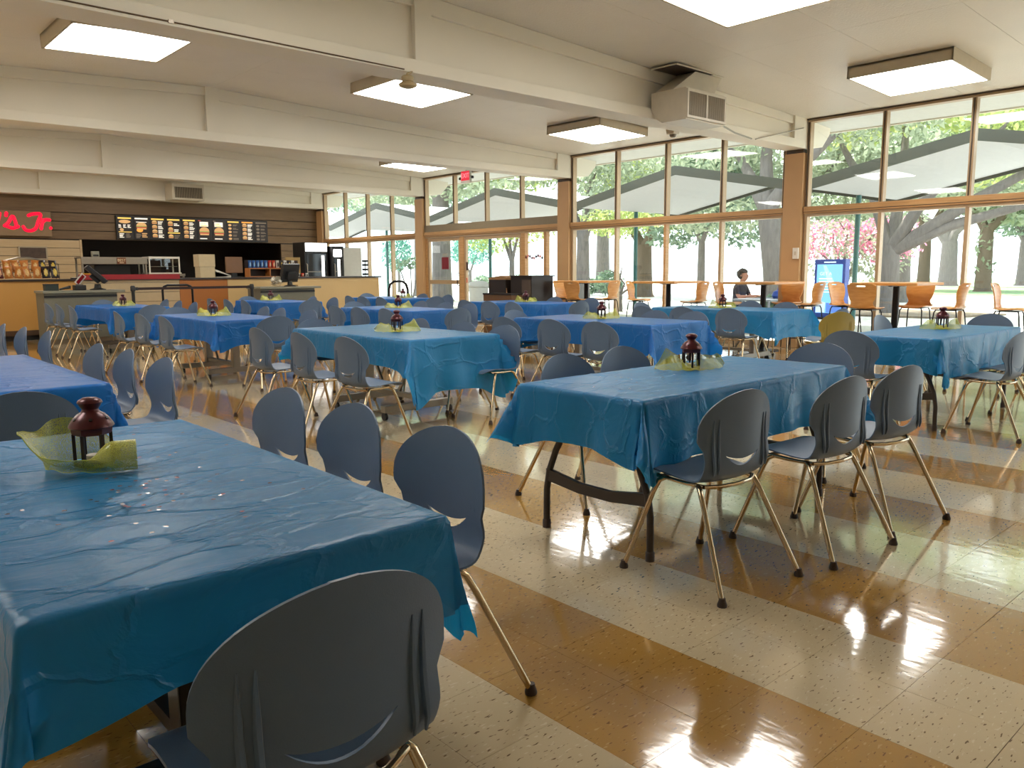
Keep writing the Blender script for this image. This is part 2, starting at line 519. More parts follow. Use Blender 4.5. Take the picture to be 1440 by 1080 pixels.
# ---- glazed bays
RAIL_T, RAIL_B = 2.29, 2.18
def glazed_bay(n, ya, yb, door=False):
    wn = structure('window_%d' % n)
    top = zc(WX)
    X0, X1 = WX - 0.05, WX + 0.06
    wd = (yb - ya) / 4
    MB().box(WX - 0.07, WX + 0.08, ya, yb, top - 0.05, top).build('head_rail', M_frame, wn, bevel=0.004)
    MB().box(WX - 0.09, WX + 0.02, ya, yb, top - 0.018, top - 0.002).build('head_trim', M_frame_dark, wn)
    MB().box(WX - 0.09, WX + 0.09, ya, yb, RAIL_B, RAIL_T).build('transom_rail', M_rail, wn, bevel=0.004)
    MB().box(WX - 0.06, WX + 0.07, ya, yb, RAIL_B - 0.045, RAIL_B).build('transom_bead', M_frame, wn)
    MB().box(WX - 0.095, WX - 0.088, ya, yb, RAIL_B + 0.022, RAIL_B + 0.03).build('transom_groove', M_frame_dark, wn)
    for k in range(5):
        y = ya + wd * k
        a, b = (y, y + 0.05) if k == 0 else ((y - 0.05, y) if k == 4 else (y - 0.032, y + 0.032))
        MB().box(X0, X1, a, b, RAIL_T, top - 0.05).build('upper_mullion', M_frame, wn, bevel=0.003)
        MB().box(X0 - 0.012, X0, (a + b) / 2 - 0.008, (a + b) / 2 + 0.008, RAIL_T, top - 0.05).build('mullion_cap', M_frame_dark, wn)
    for k in range(4):
        y = ya + wd * k
        MB().box(WX, WX + 0.006, y + 0.03, y + wd - 0.03, RAIL_T, top - 0.05).build('pane', M_glass, wn)
    if not door:
        MB().box(X0, X1, ya, yb, 0, 0.09).build('sill_rail', M_frame, wn, bevel=0.004)
        for k in range(5):
            y = ya + wd * k
            a, b = (y, y + 0.05) if k == 0 else ((y - 0.05, y) if k == 4 else (y - 0.026, y + 0.026))
            mm = M_rail if (n == 2 and k == 2) else M_frame
            MB().box(X0, X1, a, b, 0.09, RAIL_B - 0.045).build('lower_mullion', mm, wn, bevel=0.003)
        for k in range(4):
            y = ya + wd * k
            MB().box(WX, WX + 0.006, y + 0.03, y + wd - 0.03, 0.09, RAIL_B - 0.045).build('pane', M_glass, wn)
    return wn
glazed_bay(5, BEAM_Y[0] + BW, BEAM_Y[1])
glazed_bay(1, BEAM_Y[1] + BW, BEAM_Y[2])
glazed_bay(2, BEAM_Y[2] + BW, BEAM_Y[3])
glazed_bay(3, BEAM_Y[3] + BW, BEAM_Y[4], door=True)
glazed_bay(4, BEAM_Y[4] + BW, BEAM_Y[5])

# entrance in the third bay: fixed side lights and two framed doors
def build_doors():
    X0, X1 = WX - 0.05, WX + 0.06
    ya, yb = BEAM_Y[3] + BW, BEAM_Y[4]
    d0 = structure('window_6')
    for (a, b) in ((ya, ya + 0.06), (12.62, 12.7), (13.3, 13.44), (15.5, 15.66), (yb - 0.08, yb)):
        MB().box(X0, X1, a, b, 0, RAIL_B - 0.045).build('door_post', M_rail, d0, bevel=0.004)
    for (a, b) in ((ya + 0.06, 12.62), (12.7, 13.3)):
        MB().box(WX, WX + 0.006, a, b, 0.09, RAIL_B - 0.045).build('pane', M_glass, d0)
        MB().box(X0, X1, a, b, 0, 0.09).build('sill_rail', M_frame, d0)
    MB().box(X0 - 0.02, X0, ya, yb, RAIL_T, RAIL_T + 0.17).build('operator_cover', mat('taupe_panel', srgb(126, 112, 88), 0.5), d0)
    for n, (a, b, mid) in enumerate(((13.44, 15.5, False), (15.66, yb - 0.08, True))):
        d = structure('door_%d' % (n + 1))
        f = 0.07
        for (p, q) in ((a, a + f), (b - f, b)):
            MB().box(X0 + 0.02, X1 - 0.02, p, q, 0.01, RAIL_B - 0.05).build('stile', M_frame, d, bevel=0.003)
        MB().box(X0 + 0.02, X1 - 0.02, a + f, b - f, 0.01, 0.16).build('bottom_rail', M_frame, d)
        MB().box(X0 + 0.02, X1 - 0.02, a + f, b - f, RAIL_B - 0.13, RAIL_B - 0.05).build('top_rail', M_frame, d)
        if mid:
            MB().box(X0 + 0.02, X1 - 0.02, a + f, b - f, 0.98, 1.08).build('lock_rail', M_frame, d)
            MB().box(WX, WX + 0.006, a + f, b - f, 0.16, 0.98).build('pane', M_glass, d)
            MB().box(WX, WX + 0.006, a + f, b - f, 1.08, RAIL_B - 0.13).build('pane', M_glass, d)
            h = MB(); h.tube([(X0 - 0.0, a + 0.04, 0.95), (X0 - 0.05, a + 0.04, 0.95), (X0 - 0.05, a + 0.04, 1.25), (X0, a + 0.04, 1.25)], 0.012)
            h.build('pull_handle', M_blackmetal, d, smooth=True)
        else:
            MB().box(WX, WX + 0.006, a + f, b - f, 0.16, RAIL_B - 0.13).build('pane', M_glass, d)
build_doors()

# ---- walls
M_boards = wood('brown_siding', srgb(98, 74, 46), srgb(114, 90, 60), 0.55, stretch=(0.6, 1, 8), scale=4)
M_boards_lt = wood('beige_siding', srgb(176, 150, 112), srgb(188, 164, 126), 0.5, stretch=(0.6, 1, 8), scale=3)
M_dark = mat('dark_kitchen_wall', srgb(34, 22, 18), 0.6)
def build_walls():
    MB().box(XL - 0.15, XL, YN, YB + 3.2, 0, 3.7).build('wall_left', M_paint)['kind'] = 'structure'
    MB().box(XL - 0.15, WX + 0.1, YN - 0.15, YN, 0, 4.0).build('wall_front', M_paint)['kind'] = 'structure'
    MB().box(WX - 0.05, WX + 0.1, YN, BEAM_Y[0], 0, 3.66).build('wall_right', M_paint)['kind'] = 'structure'
    wb = structure('wall_back')
    OX0, OX1, OZ = 5.64, 11.1, 2.155
    # core
    MB().box(XL, OX0, YB + 0.03, YB + 0.15, 0, 3.7).build('core', M_dark, wb)
    MB().box(OX1, WX + 0.05, YB + 0.03, YB + 0.15, 0, 3.7).build('core', M_dark, wb)
    MB().box(OX0, OX1, YB + 0.03, YB + 0.15, OZ, 3.7).build('core', M_dark, wb)
    # siding boards
    z = OZ
    k = 0
    while z < 2.75:
        MB().box(XL, WX - 0.03, YB, YB + 0.03, z + 0.008, z + 0.212).build('siding_board', M_boards, wb, bevel=0.004)
        z += 0.22
    MB().box(XL, WX - 0.03, YB - 0.03, YB + 0.03, 2.825, 3.2).build('bulkhead_board', M_boards, wb)
    z = 0.1
    while z < OZ - 0.05:
        MB().box(XL, OX0, YB, YB + 0.03, z + 0.006, z + 0.198).build('siding_board', M_boards_lt, wb, bevel=0.004)
        MB().box(OX1, WX - 0.03, YB, YB + 0.03, z + 0.006, z + 0.198).build('siding_board', M_boards, wb, bevel=0.004)
        z += 0.204
    MB().box(OX0 - 0.02, OX0 + 0.03, YB - 0.015, YB + 0.15, 0, OZ).build('opening_jamb', M_boards_lt, wb)
    # kitchen behind the opening
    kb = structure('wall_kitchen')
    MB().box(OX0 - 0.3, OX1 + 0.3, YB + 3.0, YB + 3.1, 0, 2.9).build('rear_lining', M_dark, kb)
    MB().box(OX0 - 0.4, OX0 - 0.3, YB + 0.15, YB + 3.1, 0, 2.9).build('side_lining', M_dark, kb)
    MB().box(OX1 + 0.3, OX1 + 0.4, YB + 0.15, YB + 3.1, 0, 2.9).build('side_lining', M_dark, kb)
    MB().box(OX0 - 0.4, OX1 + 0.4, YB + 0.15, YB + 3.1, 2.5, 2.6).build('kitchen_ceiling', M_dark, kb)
build_walls()

# ---- ceiling light boxes
M_lamp = emit('fluorescent_diffuser', (1.0, 0.965, 0.9), LAMP_STRENGTH)
def build_lights():
    desc = {(6.73, 4.27): 'large square ceiling light box cut off by the top edge', (10.57, 4.27): 'square ceiling light box at right above the window bay',
            (2.9, 9.55): 'square ceiling light box at upper left before the second beam', (6.73, 9.55): 'square ceiling light box above centre behind the round detector',
            (10.57, 9.55): 'square ceiling light box beside the camera-shaped ceiling sensor', (10.57, 14.83): 'thin-looking far ceiling light box near the exit sign'}
    proto = None
    for y in (-1.0, 4.27, 9.55, 14.83, 20.0):  # first and last rows are unseen lamps added to brighten foreground and back wall
        for x in (-1.0, 2.9, 6.73, 10.57):
            if y < 0 and x < 5: continue
            sl = -SLOPE if x > RIDGE_X else SLOPE
            if proto is None:
                t = thing('ceiling_light', 'x', 'light')
                fr = MB()
                H = 0.61
                for (a, b, c, d) in ((-H, H, -H, -H + 0.025), (-H, H, H - 0.025, H), (-H, -H + 0.025, -H, H), (H - 0.025, H, -H, H)):
                    fr.box(a, b, c, d, -0.145, -0.002)
                fr.box(-H, H, -H, H, -0.03, -0.002)
                fr.build('housing', mat('light_housing', srgb(196, 184, 160), 0.45), t)
                MB().box(-H + 0.03, H - 0.03, -H + 0.03, H - 0.03, -0.142, -0.12).build('diffuser', M_lamp, t)
                proto = t
            else:
                t = copy_tree(proto)
            t.location = (x, y, zc(x))
            t.rotation_euler = (0, -math.atan(sl), 0)
            if (x, y) in desc:
                tag(t, desc[(x, y)], 'light', 'ceiling light boxes')
            else:
                tag(t, 'unseen square fluorescent ceiling light box behind beams or out of frame, some added for brightness', 'light', 'ceiling light boxes')
build_lights()

# ================================================================ CHAIRS
def smooth_profile(pts, n=200):
    """Catmull-Rom through pts, resampled evenly by arc length"""
    P = [Vector((0, a, b)) for a, b in pts]
    P = [2 * P[0] - P[1]] + P + [2 * P[-1] - P[-2]]
    out = []
    for i in range(1, len(P) - 2):
        for k in range(20):
            t = k / 20
            a, b, c, d = P[i - 1], P[i], P[i + 1], P[i + 2]
            out.append(0.5 * ((2 * b) + (c - a) * t + (2 * a - 5 * b + 4 * c - d) * t * t + (3 * b - a - 3 * c + d) * t ** 3))
    out.append(P[-2])
    L = [0.0]
    for i in range(1, len(out)): L.append(L[-1] + (out[i] - out[i - 1]).length)
    ys = np.array([p.y for p in out]); zs = np.array([p.z for p in out]); L = np.array(L)
    def at(s): return float(np.interp(s, L, ys)), float(np.interp(s, L, zs))
    def s_of_z(z):
        i = int(np.argmin(np.abs(zs - z) + (ys > -0.1) * 9)); return float(L[i])
    return at, float(L[-1]), s_of_z
def sstep(a, b, x):
    t = max(0.0, min(1.0, (x - a) / (b - a))); return t * t * (3 - 2 * t)
def solidified(me, th, offset=0.0, sub=0):
    o = bpy.data.objects.new('tmp', me); COL.objects.link(o)
    md = o.modifiers.new('s', 'SOLIDIFY'); md.thickness = th; md.offset = offset
    md.use_even_offset = False
    if sub:
        m2 = o.modifiers.new('u', 'SUBSURF'); m2.levels = sub; m2.render_levels = sub
    dg = bpy.context.evaluated_depsgraph_get()
    r = bpy.data.meshes.new_from_object(o.evaluated_get(dg))
    bpy.data.objects.remove(o)
    r.polygons.foreach_set('use_smooth', [True] * len(r.polygons))
    try: r.set_sharp_from_angle(angle=math.radians(50))
    except Exception: pass
    return r

CHAIR_AT, CHAIR_L, CHAIR_SZ = smooth_profile([(0.245, 0.418), (0.225, 0.442), (0.15, 0.449), (0.04, 0.440), (-0.06, 0.436), (-0.115, 0.452), (-0.142, 0.495), (-0.15, 0.56), (-0.152, 0.66), (-0.158, 0.75), (-0.165, 0.815)])
def chair_w(s):
    at, L = CHAIR_AT, CHAIR_L
    y, z = at(s)
    sb = CHAIR_SZ(0.50)
    if s < 0.07: w = 0.205 * (1 - 0.34 * (1 - s / 0.07) ** 2.5)
    elif s < sb: w = 0.205 + 0.003 * sstep(0.1, sb, s)
    else:
        w = 0.208
        w += 0.026 * sstep(CHAIR_SZ(0.575), CHAIR_SZ(0.62), s)
    s1 = CHAIR_SZ(0.645)
    if s > s1:
        q = (s - s1) / (L - s1)
        w *= max(0.015, (1 - q ** 2.15)) ** 0.52
    return w
def chair_shell_mesh():
    nu, r1, r2, nv = 24, 22, 26, 48
    L = CHAIR_L
    sc = CHAIR_SZ(0.535)
    vs, fs = [], []
    for r in range(nv + 1):
        for c in range(nu + 1):
            t = -1 + 2 * c / nu
            q = t / 0.5
            if abs(q) <= 1.001:
                lo = sc + 0.046 * q * q - 0.028; up = sc + 0.018 * q * q
                up = max(up, lo + 0.0012)
            else:
                k = sstep(1.0, 2.0, abs(q))
                lo = sc + 0.018 * (1 - k); up = lo + 0.0012
            if r <= r1: s = lo * (r / r1)
            elif r <= r2: s = lo + (up - lo) * (r - r1) / (r2 - r1)
            else:
                e = (r - r2) / (nv - r2)
                s = up + (L - up) * math.sin(PI / 2 * (0.25 * e + 0.75 * e ** 0.85) / 1.0) if False else up + (L - up) * (1 - (1 - e) ** 1.7)
            y, z = CHAIR_AT(s)
            w = chair_w(s)
            bk = sstep(CHAIR_SZ(0.46), CHAIR_SZ(0.6), s)
            y += 0.035 * (w * t / 0.2) ** 2 * bk
            z += (0.016 * t * t - 0.006) * (1 - bk) * sstep(0.0, 0.12, s)
            # sides of the bend wrap forward
            bend = math.exp(-((s - CHAIR_SZ(0.47)) / 0.05) ** 2)
            y += 0.02 * abs(t) ** 3 * bend
            vs.append((w * t, y, z))
    for r in range(nv):
        for c in range(nu):
            if r1 <= r < r2 and 6 <= c < 18: continue
            i = r * (nu + 1) + c
            fs.append((i, i + 1, i + nu + 2, i + nu + 1))
    me = bpy.data.meshes.new('seat_shell')
    me.from_pydata(vs, [], fs)
    bm = bmesh.new(); bm.from_mesh(me)
    bmesh.ops.remove_doubles(bm, verts=bm.verts, dist=0.0002)
    bmesh.ops.recalc_face_normals(bm, faces=bm.faces)
    bm.to_mesh(me); bm.free()
    me.materials.append(M_shell)
    return solidified(me, 0.0065, 0.0)
def make_chair(shell_material=None, name='shell_chair'):
    t = thing(name, 'x', 'chair')
    me = chair_shell_mesh()
    if shell_material:
        me.materials.clear(); me.materials.append(shell_material)
    sm = shell_material or M_shell
    link('seat_shell', me, t)
    for x in (-0.168, -0.142, 0.142, 0.168):
        pts = []
        for i in range(9):
            z = 0.478 + 0.225 * i / 8
            s = CHAIR_SZ(z) if z > 0.455 else CHAIR_SZ(0.455)
            y, zz = CHAIR_AT(s)
            pts.append((x, y + 0.035 * (x / 0.2) ** 2 * sstep(0.46, 0.6, z) - 0.004, z))
        rr = [0.003, 0.006, 0.0075, 0.008, 0.008, 0.0075, 0.006, 0.004, 0.0015]
        MB().tube(pts, rr, 6).build('rib', sm, t, smooth=True)
    f = MB()
    for sx in (-1, 1):
        f.tube([(sx * 0.165, 0.17, 0.424), (sx * 0.168, 0.02, 0.42), (sx * 0.16, -0.085, 0.42)], 0.009, 8)
    f.tube([(-0.16, -0.085, 0.42), (-0.1, -0.115, 0.418), (0, -0.125, 0.417), (0.1, -0.115, 0.418), (0.16, -0.085, 0.42)], 0.009, 8)
    f.tube([(-0.165, 0.14, 0.422), (0.165, 0.14, 0.422)], 0.009, 8)
    f.build('seat_frame', M_chrome, t, smooth=True)
    for sx in (-1, 1):
        for (ty, by, ky) in ((0.12, 0.265, 0.15), (-0.06, -0.265, -0.09)):
            foot = (sx * 0.255, by, 0.012)
            a = Vector((sx * 0.165, ty, 0.42)); b = Vector((sx * 0.182, ky, 0.392)); c = Vector(foot)
            path = [a, a * 0.35 + b * 0.65 + Vector((sx * 0.002, 0, 0.006)), b * 0.9 + c * 0.1, c]
            lg = MB().tube(path, 0.011, 10).build('leg', M_chrome, t, smooth=True)
            MB().lathe([(0.0, 0), (0.019, 0), (0.02, 0.008), (0.014, 0.026), (0.0125, 0.034)], 10, (foot[0], foot[1], 0)).build('glide', M_glide, lg, smooth=True)
    return t
CHAIR = make_chair()
_used = [False]
FACE = {'+x': -PI / 2, '-x': PI / 2, '+y': 0.0, '-y': PI}
rnd = random.Random(7)
def chair(ax, ay, face, label, group, jitter=0.08, dz=0):
    """ax, ay: where the top of the back stands; the seat points along face"""
    rz = FACE[face] if isinstance(face, str) else face
    rz += rnd.uniform(-jitter, jitter)
    o = CHAIR if not _used[0] else copy_tree(CHAIR)
    _used[0] = True
    d = Vector((-math.sin(rz), math.cos(rz), 0)) * 0.15
    o.location = (ax + d.x, ay + d.y, 0)
    o.rotation_euler = (0, 0, rz)
    return tag(o, label, 'chair', group)

# ================================================================ TABLES
TD = {1: 'the nearest table', 2: 'the left-edge table', 3: 'the table before the left grey counter', 4: 'the deep-blue table left of centre',
      5: 'the teal centre table', 6: 'the table before the right grey counter', 7: 'the table just behind the teal one',
      8: "the farthest table by the counter's end", 9: 'the table before the glass doors', 10: 'the table behind the brown-legged one',
      11: 'the table nearest the wooden bar tables', 12: 'the brown-legged folding table', 13: 'the right-edge table', 14: 'the table cut off at far left'}
# n: (x0, x1, y0, y1, hang left, right, front, back, colour, kind)
TB = {1: (0.215, 1.05, 1.395, 3.04, .22, .25, .18, .3, 0, 'post'), 2: (0.3, 1.15, 4.3, 6.28, .24, .24, .3, .3, 1, 'post'),
      14: (0.25, 1.15, 7.35, 9.3, .22, .22, .3, .3, 1, 'post'),
      3: (3.74, 4.64, 13.62, 15.62, .22, .22, .36, .36, 1, 'post'), 4: (3.6, 4.5, 9.06, 11.1, .26, .22, .30, .36, 1, 'post'),
      5: (3.66, 4.6, 5.3, 7.28, .25, .24, .46, .28, 0, 'post'), 6: (6.62, 7.5, 13.75, 15.6, .22, .22, .36, .36, 1, 'post'),
      7: (6.42, 7.28, 9.2, 11.15, .22, .22, .36, .36, 1, 'post'), 8: (9.12, 10.0, 13.45, 15.35, .22, .22, .36, .36, 1, 'post'),
      9: (9.22, 10.2, 9.5, 11.4, .22, .22, .36, .36, 1, 'post'), 10: (6.4, 7.36, 5.04, 7.06, .26, .2, .34, .36, 1, 'post'),
      11: (9.5, 10.5, 5.5, 7.45, .3, .24, .36, .36, 0, 'post'), 12: (2.62, 4.43, 2.1, 2.86, .25, .36, .30, .27, 0, 'fold'),
      13: (6.6, 8.5, 2.38, 3.14, .24, .36, .32, .27, 0, 'fold')}
ZT = 0.745
FLARE = {1: 0.2, 12: 0.42, 5: 0.4, 13: 0.42, 4: 0.34, 10: 0.36, 11: 0.4}
M_clothtop = mat('table_laminate', srgb(120, 112, 100), 0.5)
def cloth(n):
    x0, x1, y0, y1, hl, hr, hf, hb, ci, kind = TB[n]
    near = n in (1, 5, 12, 13, 4, 10, 2)
    st = 0.028 if n in (1, 12) else (0.045 if near else 0.08)
    def axis(a, b, ha, hb_):
        k1 = max(3, int(ha / (st * 0.9))); k2 = max(3, int(hb_ / (st * 0.9))); k = max(4, int((b - a) / st))
        l = [a - ha + ha * i / k1 for i in range(k1)] + [a - 0.012, a]
        l += [a + (b - a) * i / k for i in range(1, k)] + [b, b + 0.012]
        l += [b + hb_ * i / k2 for i in range(1, k2 + 1)]
        return sorted(set(l))
    us, vs_ = axis(x0, x1, hl, hr), axis(y0, y1, hf, hb)
    sd = n * 7.13
    cx0, cy0 = (x0 + x1) / 2, (y0 + y1) / 2
    V, F = [], []
    rc = 0.05 if kind == 'fold' else 0.015
    for u in us:
        for v in vs_:
            cx = min(max(u, x0), x1); cy = min(max(v, y0), y1)
            ox, oy = u - cx, v - cy
            r = math.hypot(ox, oy)
            nz = noise.noise(Vector((u * 3.1 + sd, v * 3.1, sd)))
            nf = noise.noise(Vector((u * 11 + sd, v * 7, sd * 2)))
            if r < 1e-9:
                # sheet lies on the top; faint packing folds
                z = ZT + 0.0015 + 0.0014 * nz + 0.0012 * nf
                for c, p in ((u - x0, 0.34), (v - y0, 0.42)):
                    q = abs((c % p) - p / 2)
                    z += 0.0022 * math.exp(-(q / 0.008) ** 2)
                # rounded corner of the board
                px_, py_ = cx, cy
                V.append((px_, py_, z)); continue
            dx, dy = ox / r, oy / r
            corner = abs(2 * dx * dy)            # 0 on the straight sides, 1 on the diagonal
            along = u * abs(dy) + v * abs(dx)
            ph = noise.noise(Vector((along * 2.3 + sd, sd, 0.3))) * 3.0
            amp = 0.042 if kind == 'fold' else 0.022
            rip = math.sin(along * 21 + ph + sd) * 0.5 + 0.5 * noise.noise(Vector((along * 6 + sd, 1.7, sd)))
            out = 0.006 + r * (0.05 + amp * 3.2 * rip * (0.35 + 0.65 * min(1, r / 0.2)) + FLARE.get(n, 0.26) * corner ** 2 * (1 + 0.22 * math.sin(6 * math.atan2(abs(oy), abs(ox)) + sd)) + 0.07 * nz)
            e_ = min(min(abs(u - x0), abs(u - x1)) if abs(dy) > 0.99 else 0.0, 9) if abs(dy) > 0.99 else (min(abs(v - y0), abs(v - y1)) if abs(dx) > 0.99 else 0.0)
            gc = math.exp(-(e_ / 0.15) ** 2)
            out = max(0.004, out + 0.12 * r * gc * (1 - corner))
            out = min(out, r * 0.8)
            drop = math.sqrt(max(1e-6, r * r - out * out)) * (1 + 0.26 * gc * (1 - corner))
            # tuck the side folds next to a corner
            side = 0.03 * corner * (1 - corner) * r / 0.3
            px_, py_ = cx + dx * out - dy * side, cy + dy * out + dx * side
            if corner > 0.02 and kind == 'fold':
                k = math.hypot(min(abs(ox), 0.05), min(abs(oy), 0.05)) / 0.07
                px_ -= (1 if ox > 0 else -1) * 0.018 * k * 0.5; py_ -= (1 if oy > 0 else -1) * 0.018 * k * 0.5
            z = ZT + 0.001 - drop * (0.97 + 0.07 * noise.noise(Vector((along * 1.7 + sd, sd, 2.2))))
            V.append((px_, py_, z))
    m = len(vs_)
    for i in range(len(us) - 1):
        for j in range(m - 1):
            a = i * m + j
            F.append((a, a + m, a + m + 1, a + 1))
    me = bpy.data.meshes.new('tablecloth')
    V = [(x - cx0, y - cy0, z) for x, y, z in V]
    me.from_pydata(V, [], F)
    me.materials.append(M_cloth[ci])
    me.polygons.foreach_set('use_smooth', [True] * len(F))
    me.update()
    o = link('tablecloth', me, None, (cx0, cy0, 0))
    word = 'teal-blue' if ci == 0 else 'bright blue'
    return tag(o, word + ' plastic tablecloth draped over ' + TD[n], 'tablecloth', 'plastic tablecloths')
def post_table(n):
    x0, x1, y0, y1 = TB[n][:4]
    t = thing('rolling_table', 'rolling steel-framed dining table under the cloth of ' + TD[n], 'table', ((x0 + x1) / 2, (y0 + y1) / 2, 0), 0, 'rolling dining tables')
    a, b = (x1 - x0) / 2 - 0.004, (y1 - y0) / 2 - 0.004
    MB().box(-a, a, -b, b, 0.705, 0.742).build('tabletop', M_clothtop, t, bevel=0.006)
    dark = M_blackmetal if n in (1, 2) else M_steel
    yy = b * 0.42
    for sy in (-1, 1):
        MB().box(-0.045, 0.045, sy * yy - 0.04, sy * yy + 0.04, 0.13, 0.705).build('post', dark, t, bevel=0.006)
        MB().box(-a * 0.8, a * 0.8, sy * yy - 0.035, sy * yy + 0.035, 0.07, 0.13).build('foot_beam', dark, t, bevel=0.005)
        MB().box(-a * 0.85, a * 0.85, sy * yy - 0.02, sy * yy + 0.02, 0.655, 0.705).build('top_bearer', dark, t)
        for sx in (-1, 1):
            MB().tube([(sx * a * 0.76 - 0.012, sy * yy, 0.035), (sx * a * 0.76 + 0.012, sy * yy, 0.035)], 0.035, 14).build('caster', M_black, t, smooth=True)
        MB().bar((0, sy * yy * 0.95, 0.62), (0, sy * yy * 0.3, 0.2), 0.02, 0.03).build('fold_strut', M_steel, t)
    MB().box(-0.03, 0.03, -yy, yy, 0.15, 0.19).build('stretcher', dark, t)
    return t
def fold_table(n):
    x0, x1, y0, y1 = TB[n][:4]
    t = thing('folding_table', 'folding table with curved dark legs under the cloth of ' + TD[n], 'table', ((x0 + x1) / 2, (y0 + y1) / 2, 0), 0, 'folding tables')
    a, b = (x1 - x0) / 2 - 0.004, (y1 - y0) / 2 - 0.004
    MB().box(-a, a, -b, b, 0.69, 0.742).build('tabletop', M_white_plastic, t, bevel=0.012)
    for sx in (-1, 1):
        X = sx * (a - 0.13)
        for sy in (-1, 1):
            path = [(X, sy * 0.19, 0.69), (X, sy * 0.185, 0.6), (X, sy * 0.2, 0.52), (X, sy * 0.265, 0.41), (X, sy * 0.31, 0.3), (X, sy * 0.328, 0.2), (X, sy * 0.33, 0.02)]
            lg = MB().tube(path, [0.017] * 7, 10).build('leg', M_legbrown, t, smooth=True)
            MB().lathe([(0, 0), (0.021, 0), (0.021, 0.04), (0.017, 0.045)], 10, (X, sy * 0.33, 0)).build('foot_cap', M_glide, lg, smooth=True)
        MB().prism([(-0.322, 0.25), (-0.322, 0.31), (-0.1, 0.275), (0.1, 0.275), (0.322, 0.31), (0.322, 0.25), (0.1, 0.225), (-0.1, 0.225)], 'x', X - 0.013, X + 0.013).build('crossbar', M_legbrown, t)
        MB().box(X - 0.012, X + 0.012, -0.19, 0.19, 0.6, 0.625).build('upper_bar', M_legbrown, t)
        MB().bar((X, 0.0, 0.61), (X - sx * 0.42, 0.0, 0.685), 0.018, 0.018).build('brace', M_legbrown, t)
    return t

# lanterns with a loop of lime mesh ribbon
def make_lantern():
    t = thing('lantern', 'x', 'lantern')
    n = 6
    R = 0.042
    MB().lathe([(0.0, 0), (R + 0.004, 0), (R + 0.004, 0.006), (R, 0.009), (0, 0.009)], 6).build('base_plate', M_lantern_dark, t)
    for k in range(6):
        a = 2 * PI * k / 6
        MB().bar((R * math.cos(a), R * math.sin(a), 0.005), (R * math.cos(a), R * math.sin(a), 0.082), 0.008, 0.008, up=(math.cos(a), math.sin(a), 0)).build('corner_post', M_lantern_dark, t)
    MB().lathe([(R + 0.003, 0.08), (R + 0.005, 0.09), (R + 0.005, 0.097)], 6).build('collar', M_lantern, t)
    roof = MB().lathe([(R + 0.008, 0.097), (R + 0.011, 0.1), (R + 0.009, 0.106), (0.043, 0.119), (0.033, 0.13), (0.023, 0.136), (0.02, 0.14), (0.019, 0.144), (0.024, 0.151), (0.028, 0.158)], 24).build('roof_dome', M_lantern, t, smooth=True)
    for k in range(6):
        a = 2 * PI * (k + 0.5) / 6
        c = Vector((0.0415 * math.cos(a), 0.0415 * math.sin(a), 0.121))
        d = Vector((math.cos(a) * 0.7, math.sin(a) * 0.7, 0.7)) * 0.002
        MB().tube([c - d, c + d], 0.004, 8).build('vent_hole', M_black, roof)
    MB().lathe([(0.027, 0.157), (0.0295, 0.16), (0.027, 0.166), (0.016, 0.172), (0.0, 0.174)], 20).build('chimney_cap', M_lantern, t, smooth=True)
    MB().lathe([(0, 0.009), (0.019, 0.009), (0.019, 0.026), (0.016, 0.027), (0, 0.024)], 16).build('tealight', M_wax, t, smooth=True)
    return t
LANTERN = make_lantern()
_lu = [False]
RIBBON = {}
